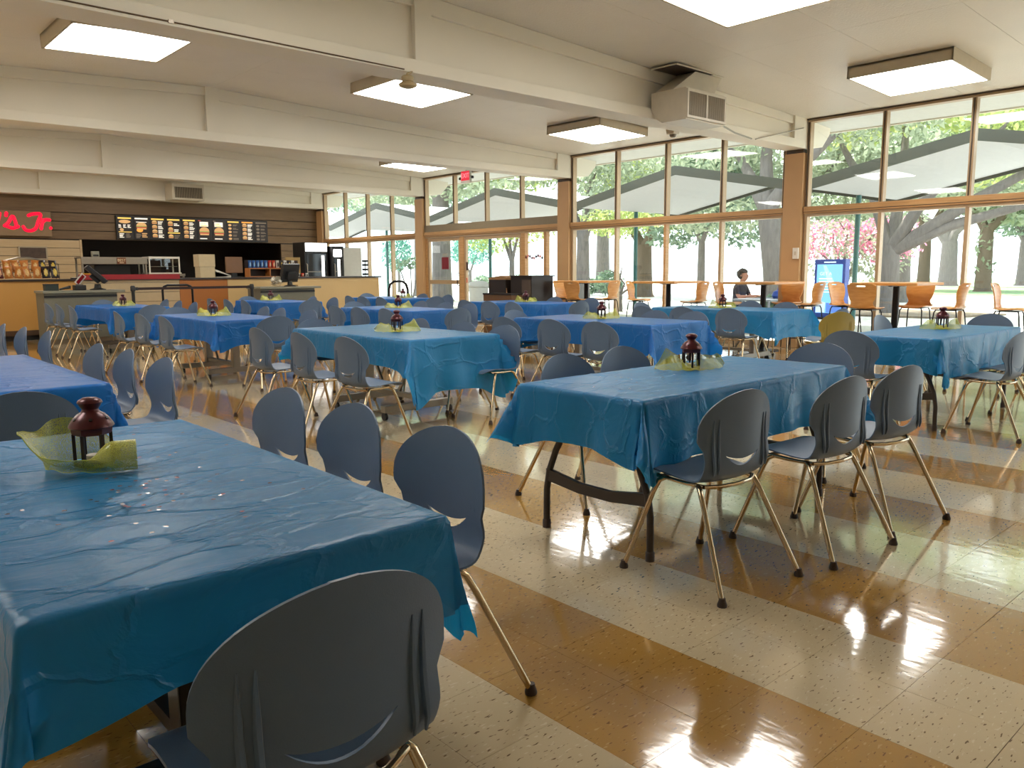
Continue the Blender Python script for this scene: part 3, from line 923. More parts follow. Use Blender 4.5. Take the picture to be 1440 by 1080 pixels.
def ribbon_mesh(var):
    if var in RIBBON: return RIBBON[var]
    V, F = [], []
    nl, nw = 64, 9
    rr = random.Random(var * 11 + 3)
    p1, p2 = rr.uniform(0, 6), rr.uniform(0, 6)
    if var == 0:   # loop standing up behind the lantern, then a trough in front ending in a roll
        cx = [0.05, -0.04, -0.115, -0.12, -0.05, 0.03, 0.09, 0.135]
        cy = [0.075, 0.09, 0.05, -0.03, -0.085, -0.10, -0.085, -0.07]
        hh = [0.03, 0.10, 0.125, 0.10, 0.05, 0.045, 0.085, 0.085]
        ll = [0.01, 0.02, 0.03, 0.05, 0.06, 0.05, 0.04, 0.04]
    else:
        w = rr.uniform(0.9, 1.15)
        cx = [-0.19 * w, -0.15 * w, -0.1, -0.04, 0.03, 0.09, 0.15 * w, 0.19 * w]
        cy = [0.02, -0.02, -0.06, -0.075, -0.075, -0.055, -0.01, 0.03]
        hh = [0.02, 0.085 + rr.uniform(-.02, .02), 0.075, 0.03, 0.025, 0.06, 0.1 + rr.uniform(-.02, .02), 0.03]
        ll = [0.0, -0.03, -0.06, -0.075, -0.08, -0.06, -0.03, 0.0]
    kk = np.linspace(0, 1, 8)
    for i in range(nl + 1):
        q = i / nl
        X, Y, H, LN = [float(np.interp(q, kk, a)) for a in (cx, cy, hh, ll)]
        q2 = min(1, q + 0.02); q1 = max(0, q - 0.02)
        T = Vector((np.interp(q2, kk, cx) - np.interp(q1, kk, cx), np.interp(q2, kk, cy) - np.interp(q1, kk, cy), 0)).normalized()
        N = Vector((T.y, -T.x, 0))
        if N.dot(Vector((X, Y, 0))) < 0: N = -N
        for j in range(nw + 1):
            s = j / nw
            P = Vector((X, Y, 0)) + N * (LN * (s ** 1.3) + 0.012 * math.sin(s * 5 + q * 17 + p1) * s)
            z = 0.003 + H * s ** 0.9 * (1 + 0.12 * math.sin(q * 23 + p2)) + 0.003 * math.sin(q * 41 + s * 9)
            if var == 0 and q > 0.66:
                e = sstep(0.66, 0.84, q)
                a = 2 * PI * s * 0.92 - PI / 2
                c = Vector((X, Y, 0)) + N * (0.042 * math.cos(a))
                P = P.lerp(c, e); z = z * (1 - e) + (0.044 + 0.042 * math.sin(a)) * e
            V.append((P.x, P.y, max(0.0025, z)))
    for i in range(nl):
        for j in range(nw):
            a = i * (nw + 1) + j
            F.append((a, a + 1, a + nw + 2, a + nw + 1))
    me = bpy.data.meshes.new('mesh_ribbon')
    me.from_pydata(V, [], F)
    me.materials.append(M_mesh)
    me.polygons.foreach_set('use_smooth', [True] * len(F))
    RIBBON[var] = me
    return me
def ribbon_edge(me):
    """wire edges of the ribbon as thin tubes"""
    nw, nl = 9, 64
    b = MB()
    co = [v.co for v in me.vertices]
    for j in (0, nw):
        b.tube([co[i * (nw + 1) + j] for i in range(nl + 1)], 0.0014, 4)
    return b
EDGE = {}
def centrepiece(n, x, y, var, rz=0.0, s=1.0, zoff=0.0):
    z = ZT + 0.0045
    o = LANTERN if not _lu[0] else copy_tree(LANTERN)
    _lu[0] = True
    o.location = (x, y, z + 0.003)
    o.rotation_euler = (0, 0, rz + 0.3)
    o.scale = (1.12, 1.12, 1.12)
    tag(o, 'small maroon metal candle lantern standing on ' + TD[n], 'lantern', 'table lanterns')
    me = ribbon_mesh(var)
    t = thing('mesh_ribbon', 'crumpled lime-yellow mesh ribbon round the lantern on ' + TD[n], 'ribbon', (x, y, z), rz, 'lime mesh ribbons')
    t.scale = (s, s, s)
    link('netting', me, t)
    if var not in EDGE:
        EDGE[var] = ribbon_edge(me).mesh('wire_edge', mat('lime_wire_edge', srgb(170, 176, 60), 0.35), True)
    link('wire_edge', EDGE[var], t)

for n in TB:
    (fold_table if TB[n][9] == 'fold' else post_table)(n)
    cloth(n)
RZC = -0.72
centrepiece(1, 0.6, 2.45, 0, RZC + 0.15)
centrepiece(12, 3.66, 2.6, 1, RZC + 0.15)
centrepiece(5, 4.11, 6.15, 2, RZC)
centrepiece(4, 4.0, 10.15, 3, RZC)
centrepiece(3, 4.19, 14.5, 4, RZC)
centrepiece(6, 7.06, 14.97, 3, RZC)
centrepiece(7, 6.85, 10.2, 2, RZC)
centrepiece(8, 9.56, 14.05, 4, RZC)
centrepiece(9, 9.72, 10.45, 1, RZC)
centrepiece(10, 6.85, 6.1, 2, RZC)
centrepiece(11, 9.95, 6.55, 1, RZC)
centrepiece(13, 7.72, 2.78, 4, RZC)

# confetti dots
def confetti(n, pts, mats, seed):
    r = random.Random(seed)
    b = MB()
    for (x, y) in pts:
        b.cur = r.randrange(len(mats))
        a0 = r.uniform(0, 6)
        z = ZT + 0.0062 + r.uniform(0, 0.0012)
        k = 0.0058
        b.add([(x + k * math.cos(a0 + i * PI / 4), y + k * math.sin(a0 + i * PI / 4), z + r.uniform(-1, 1) * 0.0006) for i in range(8)], [tuple(range(8))])
    o = b.build('confetti_scatter', mats)
    tag(o, 'scattered shiny confetti dots lying on ' + TD[n], 'confetti', kind='stuff')
CM = [mat('confetti_silver', srgb(225, 225, 230), 0.25, metal=0.6), mat('confetti_plum', srgb(70, 20, 50), 0.3, metal=0.5), mat('confetti_navy', srgb(20, 24, 60), 0.3, metal=0.5), mat('confetti_red', srgb(130, 20, 40), 0.3, metal=0.5)]
rc = random.Random(5)
pts = []
for (cx, cy, s, k) in ((0.62, 2.15, 0.05, 16), (0.56, 1.92, 0.05, 12), (0.72, 1.9, 0.09, 12), (0.75, 2.4, 0.1, 10), (0.4, 2.05, 0.08, 7), (0.72, 2.75, 0.12, 6), (0.6, 1.7, 0.1, 5)):
    pts += [(cx + rc.gauss(0, s), cy + rc.gauss(0, s)) for _ in range(k)]
confetti(1, [p for p in pts if 0.28 < p[0] < 1.0 and 1.5 < p[1] < 2.95], CM, 1)
confetti(12, [(2.75 + rc.random() * 1.0, 2.2 + rc.random() * 0.55) for _ in range(22)], CM[:1] + CM[:1] + CM[1:2], 2)
confetti(5, [(3.75 + rc.random() * 0.75, 5.45 + rc.random() * 1.7) for _ in range(24)], CM[:1], 3)
confetti(13, [(6.75 + rc.random() * 1.6, 2.45 + rc.random() * 0.6) for _ in range(10)], CM[:1], 4)

# ---- chairs round the tables
ORD = {3: ('nearest', 'middle', 'farthest'), 2: ('nearer', 'farther'), 1: ('only',)}
def row(n, side, apexes, jitter=0.06):
    """apexes listed from near to far"""
    face = {'left': '+x', 'right': '-x', 'near': '+y', 'far': '-y'}[side]
    k = len(apexes)
    for i, (x, y) in enumerate(apexes):
        if k == 1: lab = 'blue-grey shell chair at the %s end of %s' % (side, TD[n])
        else: lab = 'blue-grey chair, %s of %s %s of %s' % (ORD[k][i], {2: 'two', 3: 'three'}[k], side, TD[n])
        chair(x, y, face, lab, 'blue-grey shell chairs', jitter)
row(1, 'right', [(1.47, 1.94), (1.50, 2.52), (1.50, 3.08)], 0.04)
row(1, 'near', [(0.605, 1.085)], 0.0)
row(2, 'near', [(0.66, 3.76)], 0.03)
row(2, 'right', [(1.56, 4.7), (1.57, 5.4), (1.55, 6.0)], 0.05)
row(14, 'right', [(1.60, 7.67), (1.56, 8.4), (1.52, 9.1)], 0.05)
row(3, 'left', [(3.17, 13.61), (3.2, 14.55), (3.17, 15.15)])
row(3, 'right', [(5.04, 13.55), (5.1, 14.43), (5.2, 15.4)])
row(3, 'near', [(4.19, 12.97)]); row(3, 'far', [(4.3, 16.1)])
row(4, 'left', [(3.1, 9.35), (3.12, 10.24), (3.08, 11.0)])
row(4, 'right', [(4.99, 9.44), (5.0, 10.3), (5.05, 10.9)])
row(4, 'near', [(4.02, 8.4)]); row(4, 'far', [(4.1, 11.75)])
row(5, 'left', [(3.06, 5.27), (3.02, 5.95), (3.03, 6.75)])
row(5, 'right', [(4.74, 5.36), (4.8, 6.02), (4.83, 6.8)])
row(5, 'far', [(4.03, 7.56)])
row(6, 'left', [(6.02, 13.87), (5.98, 14.54), (5.94, 15.2)])
row(6, 'right', [(7.8, 13.8), (7.84, 14.7)])
row(6, 'near', [(6.95, 13.1)]); row(6, 'far', [(7.03, 16.0)])
row(7, 'left', [(5.85, 9.04), (5.8, 9.65), (5.86, 10.38)])
row(7, 'right', [(7.65, 9.45), (7.72, 10.15), (7.82, 10.95)])
row(7, 'near', [(6.62, 8.4)]); row(7, 'far', [(6.94, 11.65)])
row(8, 'left', [(8.48, 13.25), (8.5, 13.95), (8.55, 14.55)])
row(8, 'right', [(10.25, 13.4), (10.4, 14.5)])
row(8, 'near', [(9.45, 12.75)]); row(8, 'far', [(9.85, 15.95)])
row(9, 'left', [(8.44, 9.4), (8.42, 9.95), (8.52, 10.69)])
row(9, 'right', [(10.62, 9.7), (10.62, 10.6)])
row(9, 'near', [(9.55, 8.95)])
row(10, 'left', [(5.66, 5.1), (5.64, 5.7), (5.6, 6.37)])
row(10, 'right', [(7.85, 5.54), (7.74, 6.02)])
row(10, 'far', [(6.7, 7.42)])
row(11, 'left', [(8.78, 5.68), (8.72, 6.36), (8.6, 6.92)])
row(11, 'right', [(10.98, 6.13), (11.1, 6.8)])
row(11, 'far', [(9.7, 7.85)])
T12 = TD[12]
for (x, y, f, l, j) in ((2.83, 1.745, -0.08, 'on the near side of %s, leftmost of three' % T12, 0.0), (3.52, 1.64, -0.08, 'on the near side of %s, middle of three' % T12, 0.0),
                        (4.12, 1.63, -0.13, 'on the near side of %s, rightmost of three' % T12, 0.0), (3.3, 3.23, '-y', 'on the far side of %s, left of the pair' % T12, 0.05),
                        (3.9, 3.3, '-y', 'on the far side of %s, right of the pair' % T12, 0.05), (5.0, 2.52, '-x', 'at the right end of %s' % T12, 0.05),
                        (6.15, 2.9, '+x', 'at the left end of ' + TD[13], 0.05), (6.95, 1.93, '+y', 'on the near side of %s, seen whole' % TD[13], 0.02),
                        (7.62, 1.98, '+y', 'on the near side of %s, cut by the frame' % TD[13], 0.03), (8.45, 3.66, '-y', 'on the far side of ' + TD[13], 0.05),
                        (9.4, 2.9, '-x', 'at the right end of ' + TD[13], 0.05)):
    chair(x, y, f, 'blue-grey shell chair ' + l, 'blue-grey shell chairs', j)
MUST = make_chair(mat('mustard_plastic', srgb(150, 132, 62), 0.45), 'mustard_chair')
MUST.location = (8.9, 4.4, 0); MUST.rotation_euler = (0, 0, -0.5)
tag(MUST, 'single mustard-yellow shell chair in front of the blue kiosk', 'chair')
chair(9.6, 4.6, 0.9, 'pale blue-grey shell chair turned sideways beside the mustard chair', 'blue-grey shell chairs', 0)

# ================================================================ HONEY-WOOD BAR TABLES AND STOOLS
def make_stool():
    t = thing('bar_stool', 'x', 'stool')
    at, L, sz = smooth_profile([(0.19, 0.735), (0.17, 0.752), (0.08, 0.755), (-0.05, 0.748), (-0.12, 0.757), (-0.155, 0.79), (-0.165, 0.86), (-0.172, 0.95), (-0.195, 1.04), (-0.215, 1.1)])
    nu, nv = 18, 40
    V, F = [], []
    top = L
    for r in range(nv + 1):
        s = L * r / nv
        y, z = at(s)
        w = 0.19
        if s < 0.05: w *= 1 - 0.25 * (1 - s / 0.05) ** 2
        if z > 0.76 and y < -0.1:
            w = 0.185 - 0.035 * math.exp(-((z - 0.83) / 0.05) ** 2) + 0.012 * sstep(0.9, 1.0, z)
            w -= 0.05 * sstep(1.085, 1.1, z)
        for c in range(nu + 1):
            q = -1 + 2 * c / nu
            bk = 1 if (y < -0.1 and z > 0.78) else 0
            V.append((w * q, y + 0.035 * q * q * bk, z + (0.012 * q * q * (1 - bk)) - (0.012 * (abs(q) > 0.85) * bk * (z > 1.08))))
    for r in range(nv):
        for c in range(nu):
            zc_ = (V[r * (nu + 1) + c][2] + V[(r + 1) * (nu + 1) + c + 1][2]) / 2
            if r > nv * 0.6 and 1.045 < zc_ < 1.075 and 6 <= c < 12: continue    # hand hole
            i = r * (nu + 1) + c
            F.append((i, i + 1, i + nu + 2, i + nu + 1))
    me = bpy.data.meshes.new('bentwood_shell'); me.from_pydata(V, [], F); me.materials.append(M_honey)
    link('bentwood_shell', solidified(me, 0.011), t)
    for sx in (-1, 1):
        for (ty, by) in ((0.13, 0.21), (-0.12, -0.21)):
            MB().tube([(sx * 0.13, ty, 0.74), (sx * 0.15, ty * 1.12, 0.7), (sx * 0.2, by, 0.008)], 0.009, 8).build('leg', M_blackmetal, t, smooth=True)
    f = MB().tube([(-0.183, 0.188, 0.24), (0.183, 0.188, 0.24), (0.183, -0.188, 0.24), (-0.183, -0.188, 0.24), (-0.183, 0.188, 0.24)], 0.007, 6)
    f.build('foot_ring', M_blackmetal, t, smooth=True)
    MB().box(-0.14, 0.14, -0.12, 0.14, 0.728, 0.74).build('seat_plate', M_blackmetal, t)
    return t
def make_bar_table():
    t = thing('bar_table', 'x', 'table')
    MB().box(-0.46, 0.46, -0.46, 0.46, 1.062, 1.1).build('tabletop', M_honey, t, bevel=0.008)
    MB().tube([(0, 0, 0.03), (0, 0, 1.05)], 0.045, 16).build('pedestal', M_blackmetal, t, smooth=True)
    MB().lathe([(0, 0.0), (0.27, 0.0), (0.27, 0.012), (0.1, 0.03), (0.05, 0.05), (0, 0.05)], 28).build('base_plate', M_blackmetal, t, smooth=True)
    MB().box(-0.2, 0.2, -0.03, 0.03, 1.045, 1.062).build('spider', M_blackmetal, t)
    return t
bt = make_bar_table()
BTP = [((11.62, 6.9), 'square honey-wood bar table in front of the person outside'), ((11.62, 8.77), 'square honey-wood bar table at the middle of the central window bay'),
       ((11.62, 4.82), 'square honey-wood bar table right of the blue kiosk'), ((11.62, 10.75), 'square honey-wood bar table beside the far brown column')]
for i, ((x, y), l) in enumerate(BTP):
    o = bt if i == 0 else copy_tree(bt)
    o.location = (x, y, 0)
    tag(o, l, 'table', 'honey-wood bar tables')
st = make_stool()
STOOLS = [(11.6, 11.28, PI, 'honey-wood bar stool farthest left, behind its neighbour by the dark cabinets'), (11.08, 10.48, -PI / 2, 'honey-wood bar stool seen from behind, next to the dark cabinets'),
          (11.70, 10.28, 0.15, 'honey-wood bar stool seen edge-on, facing left toward the far column'), (11.60, 9.44, PI + 0.35, 'honey-wood bar stool with folded-looking back, left of the central bar table'),
          (11.50, 8.13, 0.1, 'honey-wood bar stool just right of the central bar table'), (11.40, 7.42, PI + 0.2, 'honey-wood bar stool left of the person outside'),
          (12.05, 6.72, PI / 2, 'honey-wood bar stool on the window side, seen from the front beside the column'), (11.65, 6.14, 0.05, 'honey-wood bar stool just left of the blue kiosk'),
          (11.80, 5.64, PI - 0.15, 'honey-wood bar stool overlapping the right edge of the blue kiosk'), (11.05, 4.98, -PI / 2, 'honey-wood bar stool seen squarely from behind at the right bar table'),
          (12.05, 4.72, PI / 2, 'honey-wood bar stool on the window side of the right bar table'), (11.65, 4.11, 0.0, 'honey-wood bar stool edge-on with keyhole gap, right of the right bar table'),
          (11.80, 3.45, PI + 0.1, 'honey-wood bar stool alone at the right edge of the frame')]
for i, (x, y, rz, l) in enumerate(STOOLS):
    o = st if i == 0 else copy_tree(st)
    o.location = (x, y, 0); o.rotation_euler = (0, 0, rz)
    tag(o, l, 'stool', 'honey-wood bar stools')

# dark cabinets by the doors
t = thing('storage_cabinet', 'tall dark brown cabinet with an open flap door, beside the far column', 'cabinet', (11.25, 11.9, 0))
MDB = mat('dark_brown_laminate', srgb(36, 26, 22), 0.4, var=0.15)
MB().box(-0.3, 0.3, -0.3, 0.32, 0.06, 1.18).build('body', MDB, t, bevel=0.006)
MB().box(-0.31, -0.3, -0.28, -0.02, 0.62, 1.12).build('side_panel', mat('grey_brown_panel', srgb(84, 68, 56), 0.5), t)
MB().box(-0.33, 0.33, -0.33, 0.3, 1.18, 1.205).build('top_board', MDB, t)
MB().box(-0.28, 0.28, -0.28, 0.28, 0.0, 0.06).build('plinth', M_black, t)
t = thing('waste_cabinet', 'dark brown waste cabinet with a swing flap at the glass doors', 'cabinet', (11.2, 12.6, 0))
MB().box(-0.28, 0.28, -0.26, 0.28, 0.0, 1.12).build('body', MDB, t, bevel=0.006)
MB().prism([(-0.28, 1.12), (0.28, 1.12), (0.28, 1.16), (-0.1, 1.2), (-0.28, 1.17)], 'x', -0.28, 0.28).build('hood', M_cardboard, t)
MB().prism([(-0.3, 0.66), (-0.255, 0.66), (-0.2, 1.06), (-0.245, 1.06)], 'x', -0.27, -0.25).build('trim_strip', mat('tan_edge_strip', srgb(186, 142, 104), 0.5), t)
t = thing('supply_box', 'low brown box standing in front of the dark waste cabinet', 'box', (10.75, 12.3, 0))
MB().box(-0.16, 0.16, -0.5, 0.36, 0.0, 0.82).build('body', mat('brown_box', srgb(104, 72, 42), 0.6), t, bevel=0.005)
MB().box(-0.17, 0.17, -0.51, 0.37, 0.82, 0.85).build('lid', MDB, t)
MB().box(-0.165, -0.16, -0.2, -0.1, 0.6, 0.62).build('handle_slot', M_black, t)

# ================================================================ COUNTER
M_ctop = mat('dark_worktop', srgb(52, 40, 34), 0.3, var=0.15)
M_yel = mat('ochre_panel', srgb(188, 140, 72), 0.45, var=0.04, scale=2)
M_cream2 = mat('cream_panel', srgb(206, 174, 120), 0.45, var=0.04, scale=2)
M_org = mat('orange_brown_panel', srgb(168, 104, 46), 0.45, var=0.05, scale=2)
M_slat = mat('beige_slat', srgb(186, 164, 128), 0.4)
M_red = mat('red_trim', srgb(150, 22, 30), 0.4)
M_grey = mat('grey_green_laminate', srgb(124, 122, 106), 0.45)
M_greyd = mat('grey_counter_body', srgb(104, 102, 88), 0.5)
CY = 18.0
def unit(name, label, x0, x1, m, slats=False):
    t = thing(name, label, 'counter', ((x0 + x1) / 2, CY + 0.35, 0))
    a = (x1 - x0) / 2 - 0.003
    MB().box(-a, a, -0.3, 0.33, 0.1, 1.15).build('body', M_greyd, t)
    MB().box(-a, a, -0.28, 0.33, 0.0, 0.1).build('kickboard', M_black, t)
    if not slats:
        MB().box(-a, a, -0.33, -0.3, 0.1, 1.15).build('front_panel', m, t, bevel=0.003)
        MB().box(-a, a, -0.335, -0.33, 0.1, 0.2).build('skirting', mat('brown_skirting', srgb(74, 52, 34), 0.5), t)
    else:
        for k in range(5):
            MB().box(-a, a, -0.34 + 0.01 * (k % 2), -0.3, 0.1 + 0.2 * k, 0.292 + 0.2 * k).build('front_slat', m, t, bevel=0.004)
        MB().box(-a, a, -0.345, -0.3, 1.1, 1.16).build('top_slat', m, t)
    return t
unit('counter_unit', 'ochre-fronted counter unit at the left edge under the snack rack', 2.0, 4.38, M_yel)
u2 = unit('counter_unit', 'beige slatted counter unit with a red band under the food warmer', 4.38, 6.39, M_slat, True)
MB().box(-1.0, 1.0, -0.41, -0.372, 1.17, 1.275).build('red_band', M_red, u2)
unit('counter_unit', 'orange-brown counter panel unit at the centre of the service counter', 6.39, 7.47, M_org)
unit('counter_unit', 'cream-fronted counter unit running to the right end', 7.47, 11.52, M_cream2)
wt = MB().box(2.0, 11.58, CY - 0.02, CY + 0.72, 1.152, 1.19)
wt.build('worktop', M_ctop, None, bevel=0.004)
tag(bpy.data.objects['worktop'], 'long dark worktop lying along the service counter', 'worktop')
def grey_counter(label, x0, x1):
    t = thing('order_counter', label, 'counter', ((x0 + x1) / 2, 16.85, 0), 0, 'grey order counters')
    a = (x1 - x0) / 2
    MB().box(-a, a, -0.36, 0.36, 0.94, 0.985).build('counter_top', M_grey, t, bevel=0.004)
    MB().box(-a + 0.02, a - 0.14, -0.31, 0.33, 0.1, 0.94).build('body', M_greyd, t, bevel=0.003)
    MB().box(-a + 0.02, a - 0.14, -0.3, 0.33, 0.0, 0.1).build('kickboard', mat('taupe_base', srgb(96, 82, 62), 0.5), t)
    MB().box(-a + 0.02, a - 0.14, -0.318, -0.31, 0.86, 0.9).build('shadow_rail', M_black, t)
    return t
grey_counter('grey-green order counter at left carrying the tilted monitor', 3.42, 4.82)
grey_counter('grey-green order counter at right with the till and a flat tray', 7.55, 9.0)

# ---- items on the grey counters
def monitor(label, x, y, z, rz, tilt):
    t = thing('till_monitor', label, 'monitor', (x, y, z), rz)
    t.scale = (1.15, 1.3, 1.15)
    MB().lathe([(0, 0), (0.11, 0), (0.11, 0.012), (0.05, 0.03), (0.04, 0.1), (0, 0.1)], 18).build('stand', M_black, t, smooth=True)
    MB().box(-0.19, 0.19, -0.035, 0.035, -0.16, 0.2).build('display_case', M_black, t, bevel=0.012, loc=(0, 0.0, 0.24), rot=(tilt, 0, 0))
    MB().box(-0.165, 0.165, 0.036, 0.038, -0.12, 0.17).build('screen', mat('dark_screen', srgb(20, 22, 26), 0.15), t, loc=(0, 0.0, 0.24), rot=(tilt, 0, 0))
    MB().box(-0.1, 0.1, -0.09, -0.035, -0.1, 0.06).build('rear_case', M_black, t, bevel=0.01, loc=(0, 0.0, 0.24), rot=(tilt, 0, 0))
monitor('black tilted till monitor seen edge-on at the left order counter', 4.42, 16.8, 0.985, -PI / 2 - 0.2, 0.75)
monitor('black till monitor seen from behind at the right order counter', 8.42, 16.85, 0.985, 0.15, 0.25)
t = thing('receipt_printer', 'black receipt printer left of the tilted monitor', 'printer', (4.1, 16.8, 0.985))
MB().box(-0.1, 0.1, -0.1, 0.1, 0, 0.1).build('case', M_black, t, bevel=0.02)
MB().box(-0.06, 0.06, -0.04, 0.0, 0.1, 0.112).build('paper_slot', mat('printer_grey', srgb(60, 60, 62), 0.5), t)
t = thing('barcode_scanner', 'small black hand scanner lying on the left order counter', 'scanner', (3.86, 16.8, 0.985))
MB().tube([(-0.1, 0, 0.02), (0.0, 0, 0.045), (0.06, 0, 0.055)], [0.018, 0.022, 0.03], 10).build('grip', M_black, t, smooth=True)
MB().box(0.05, 0.09, -0.03, 0.03, 0.03, 0.09).build('head', M_black, t, bevel=0.008)
t = thing('card_box', 'dark green box at the left end of the order counter', 'box', (3.62, 16.8, 0.985))
MB().box(-0.11, 0.11, -0.09, 0.09, 0, 0.11).build('box_body', mat('dark_green_card', srgb(34, 44, 38), 0.6), t)
MB().box(-0.115, 0.115, -0.095, 0.095, 0.11, 0.125).build('box_lid', M_black, t)
t = thing('placard', 'small tilted red and white placard behind the receipt printer', 'sign', (4.2, 17.1, 0.985), 0.3)
MB().box(-0.055, 0.055, -0.003, 0.003, -0.12, 0.12).build('card', mat('white_card', srgb(225, 220, 214), 0.5), t, loc=(0, 0, 0.2), rot=(0, 0.75, 0))
MB().box(-0.03, 0.03, -0.006, -0.003, -0.1, 0.1).build('red_stripe', M_red, t, loc=(0, 0, 0.2), rot=(0, 0.75, 0))
MB().box(-0.03, 0.03, -0.03, 0.03, 0, 0.08).build('foot', M_black, t)
t = thing('serving_tray', 'flat cream tray lying on the right order counter', 'tray', (8.74, 16.85, 0.985))
MB().box(-0.2, 0.2, -0.15, 0.15, 0, 0.012).build('tray_base', M_cream2, t, bevel=0.004)
for (a, b, c, d) in ((-0.2, 0.2, -0.15, -0.14), (-0.2, 0.2, 0.14, 0.15), (-0.2, -0.19, -0.14, 0.14), (0.19, 0.2, -0.14, 0.14)):
    MB().box(a, b, c, d, 0.012, 0.03).build('tray_rim', M_cream2, t)
t = thing('paper_heap', 'crumpled white papers left of the right-hand till monitor', 'papers', (8.12, 16.9, 0.985))
rp = random.Random(3)
for k in range(5):
    V = []
    for i in range(5):
        for j in range(5):
            V.append((-0.12 + 0.06 * i, -0.1 + 0.05 * j, 0.02 + 0.05 * k * (0.4 + 0.6 * rp.random()) + 0.02 * rp.random()))
    b = MB(); b.add(V, [(i * 5 + j, i * 5 + j + 5, i * 5 + j + 6, i * 5 + j + 1) for i in range(4) for j in range(4)])
    b.build('paper_sheet', mat('white_paper', srgb(210, 204, 190), 0.7), t, rot=(0, 0, rp.uniform(0, 3)))

# ---- snack rack and things on the main worktop
ZW = 1.19
t = thing('snack_rack', 'black wire snack rack on the worktop at the left edge', 'rack', (3.55, CY + 0.35, ZW))
for x in (-0.75, 0.55):
    MB().tube([(x, 0.15, 0), (x, 0.15, 0.34), (x, -0.1, 0.3), (x, -0.12, 0)], 0.006, 6).build('rack_side', M_blackmetal, t)
for z, y in ((0.05, -0.12), (0.2, -0.02), (0.34, 0.15)):
    MB().tube([(-0.75, y, z), (0.55, y, z)], 0.006, 6).build('rack_rail', M_blackmetal, t)
for x in (-0.5, -0.25, 0.0, 0.25):
    MB().tube([(x, 0.15, 0.34), (x, -0.12, 0.05)], 0.004, 6).build('rack_wire', M_blackmetal, t)
MB().tube([(-0.35, 0.16, 0.36), (-0.1, 0.16, 0.43), (0.1, 0.16, 0.43), (0.4, 0.16, 0.36)], 0.012, 6).build('top_arch', M_steel, t)
def bag_mesh(m1, m2, w=0.074, h=0.125):
    b = MB()
    V, F = [], []
    n = 8
    for i in range(n + 1):
        for j in range(n + 1):
            u, v = -1 + 2 * i / n, -1 + 2 * j / n
            th = 0.04 * (1 - u ** 4) * (1 - v ** 4) * (1 + 0.35 * noise.noise(Vector((u * 2.3, v * 2.3, 4.1))))
            V.append((u * w * (1 - 0.1 * (1 - abs(v))), -th, h + v * h))
    k = len(V)
    V += [(x, 0.7 * -y, z) for x, y, z in V]
    b.cur = 0
    for i in range(n):
        for j in range(n):
            a = i * (n + 1) + j
            b_face = (a, a + n + 1, a + n + 2, a + 1)
            F.append(b_face); F.append(tuple(reversed([q + k for q in b_face])))
    b.add(V, F)
    b.m = [1 if math.hypot((q // 2) % n - 3.2, (q // 2) // n - 3.5) < 2.3 else 0 for q in range(len(F))]
    return b.mesh('snack_bag', [m1, m2], True)
bm_ = {k: bag_mesh(mat('bag_' + k, c, 0.3, var=0.35, scale=18), mat('bag_print_' + k, c2, 0.3, var=0.45, scale=30)) for k, c, c2 in (('maroon', srgb(84, 26, 28), srgb(200, 150, 110)), ('orange', srgb(176, 108, 44), srgb(206, 164, 96)), ('black', srgb(36, 26, 30), srgb(200, 170, 60)), ('blue', srgb(40, 90, 160), srgb(140, 180, 220)), ('red', srgb(190, 50, 30), srgb(230, 190, 150)), ('white', srgb(200, 196, 188), srgb(60, 40, 40)))}
BAGS = [(-0.66, 'maroon'), (-0.5, 'maroon'), (-0.34, 'orange'), (-0.18, 'orange'), (-0.02, 'orange'), (0.14, 'orange'), (0.3, 'black'), (0.46, 'black')]
PL = ('first', 'second', 'third', 'fourth', 'fifth', 'sixth', 'seventh', 'eighth', 'ninth', 'tenth', 'eleventh', 'twelfth')
for i, (dx, k) in enumerate(BAGS):
    for r in range(2):
        o = link('snack_bag', bm_[k], None, (3.55 + dx, CY + (0.15 if r == 0 else 0.3), ZW + (0.02 if r == 0 else 0.14)), (-0.35, 0.09 * math.sin(i * 2.7 + r), 0.2 * math.sin(i * 1.9 + r * 2)))
        tag(o, '%s snack bag in the %s row of the left rack, %s from the left' % (k, 'front' if r == 0 else 'rear', PL[i]), 'snack bag', 'snack bags in the left rack')
t = thing('mixing_bowl', 'yellow bowl on the worktop beside the tilted monitor', 'bowl', (4.66, CY + 0.3, ZW))
MB().lathe([(0.06, 0.0), (0.08, 0.004), (0.13, 0.05), (0.16, 0.105), (0.155, 0.105), (0.125, 0.055), (0.07, 0.012), (0, 0.01)], 24).build('bowl_body', mat('yellow_plastic', srgb(222, 168, 30), 0.35), t, smooth=True)
MB().lathe([(0.155, 0.102), (0.165, 0.105), (0.163, 0.112), (0.153, 0.11)], 24).build('bowl_rim', mat('yellow_plastic', srgb(222, 168, 30), 0.35), t, smooth=True)
t = thing('label_holder', 'white price card in a dark holder lying on the left worktop', 'sign', (4.4, CY + 0.25, ZW))
MB().box(-0.09, 0.09, -0.05, 0.05, 0, 0.025).build('holder', M_black, t)
MB().box(-0.07, 0.07, -0.035, 0.035, 0.025, 0.03).build('card', mat('white_card', srgb(225, 220, 214), 0.5), t)

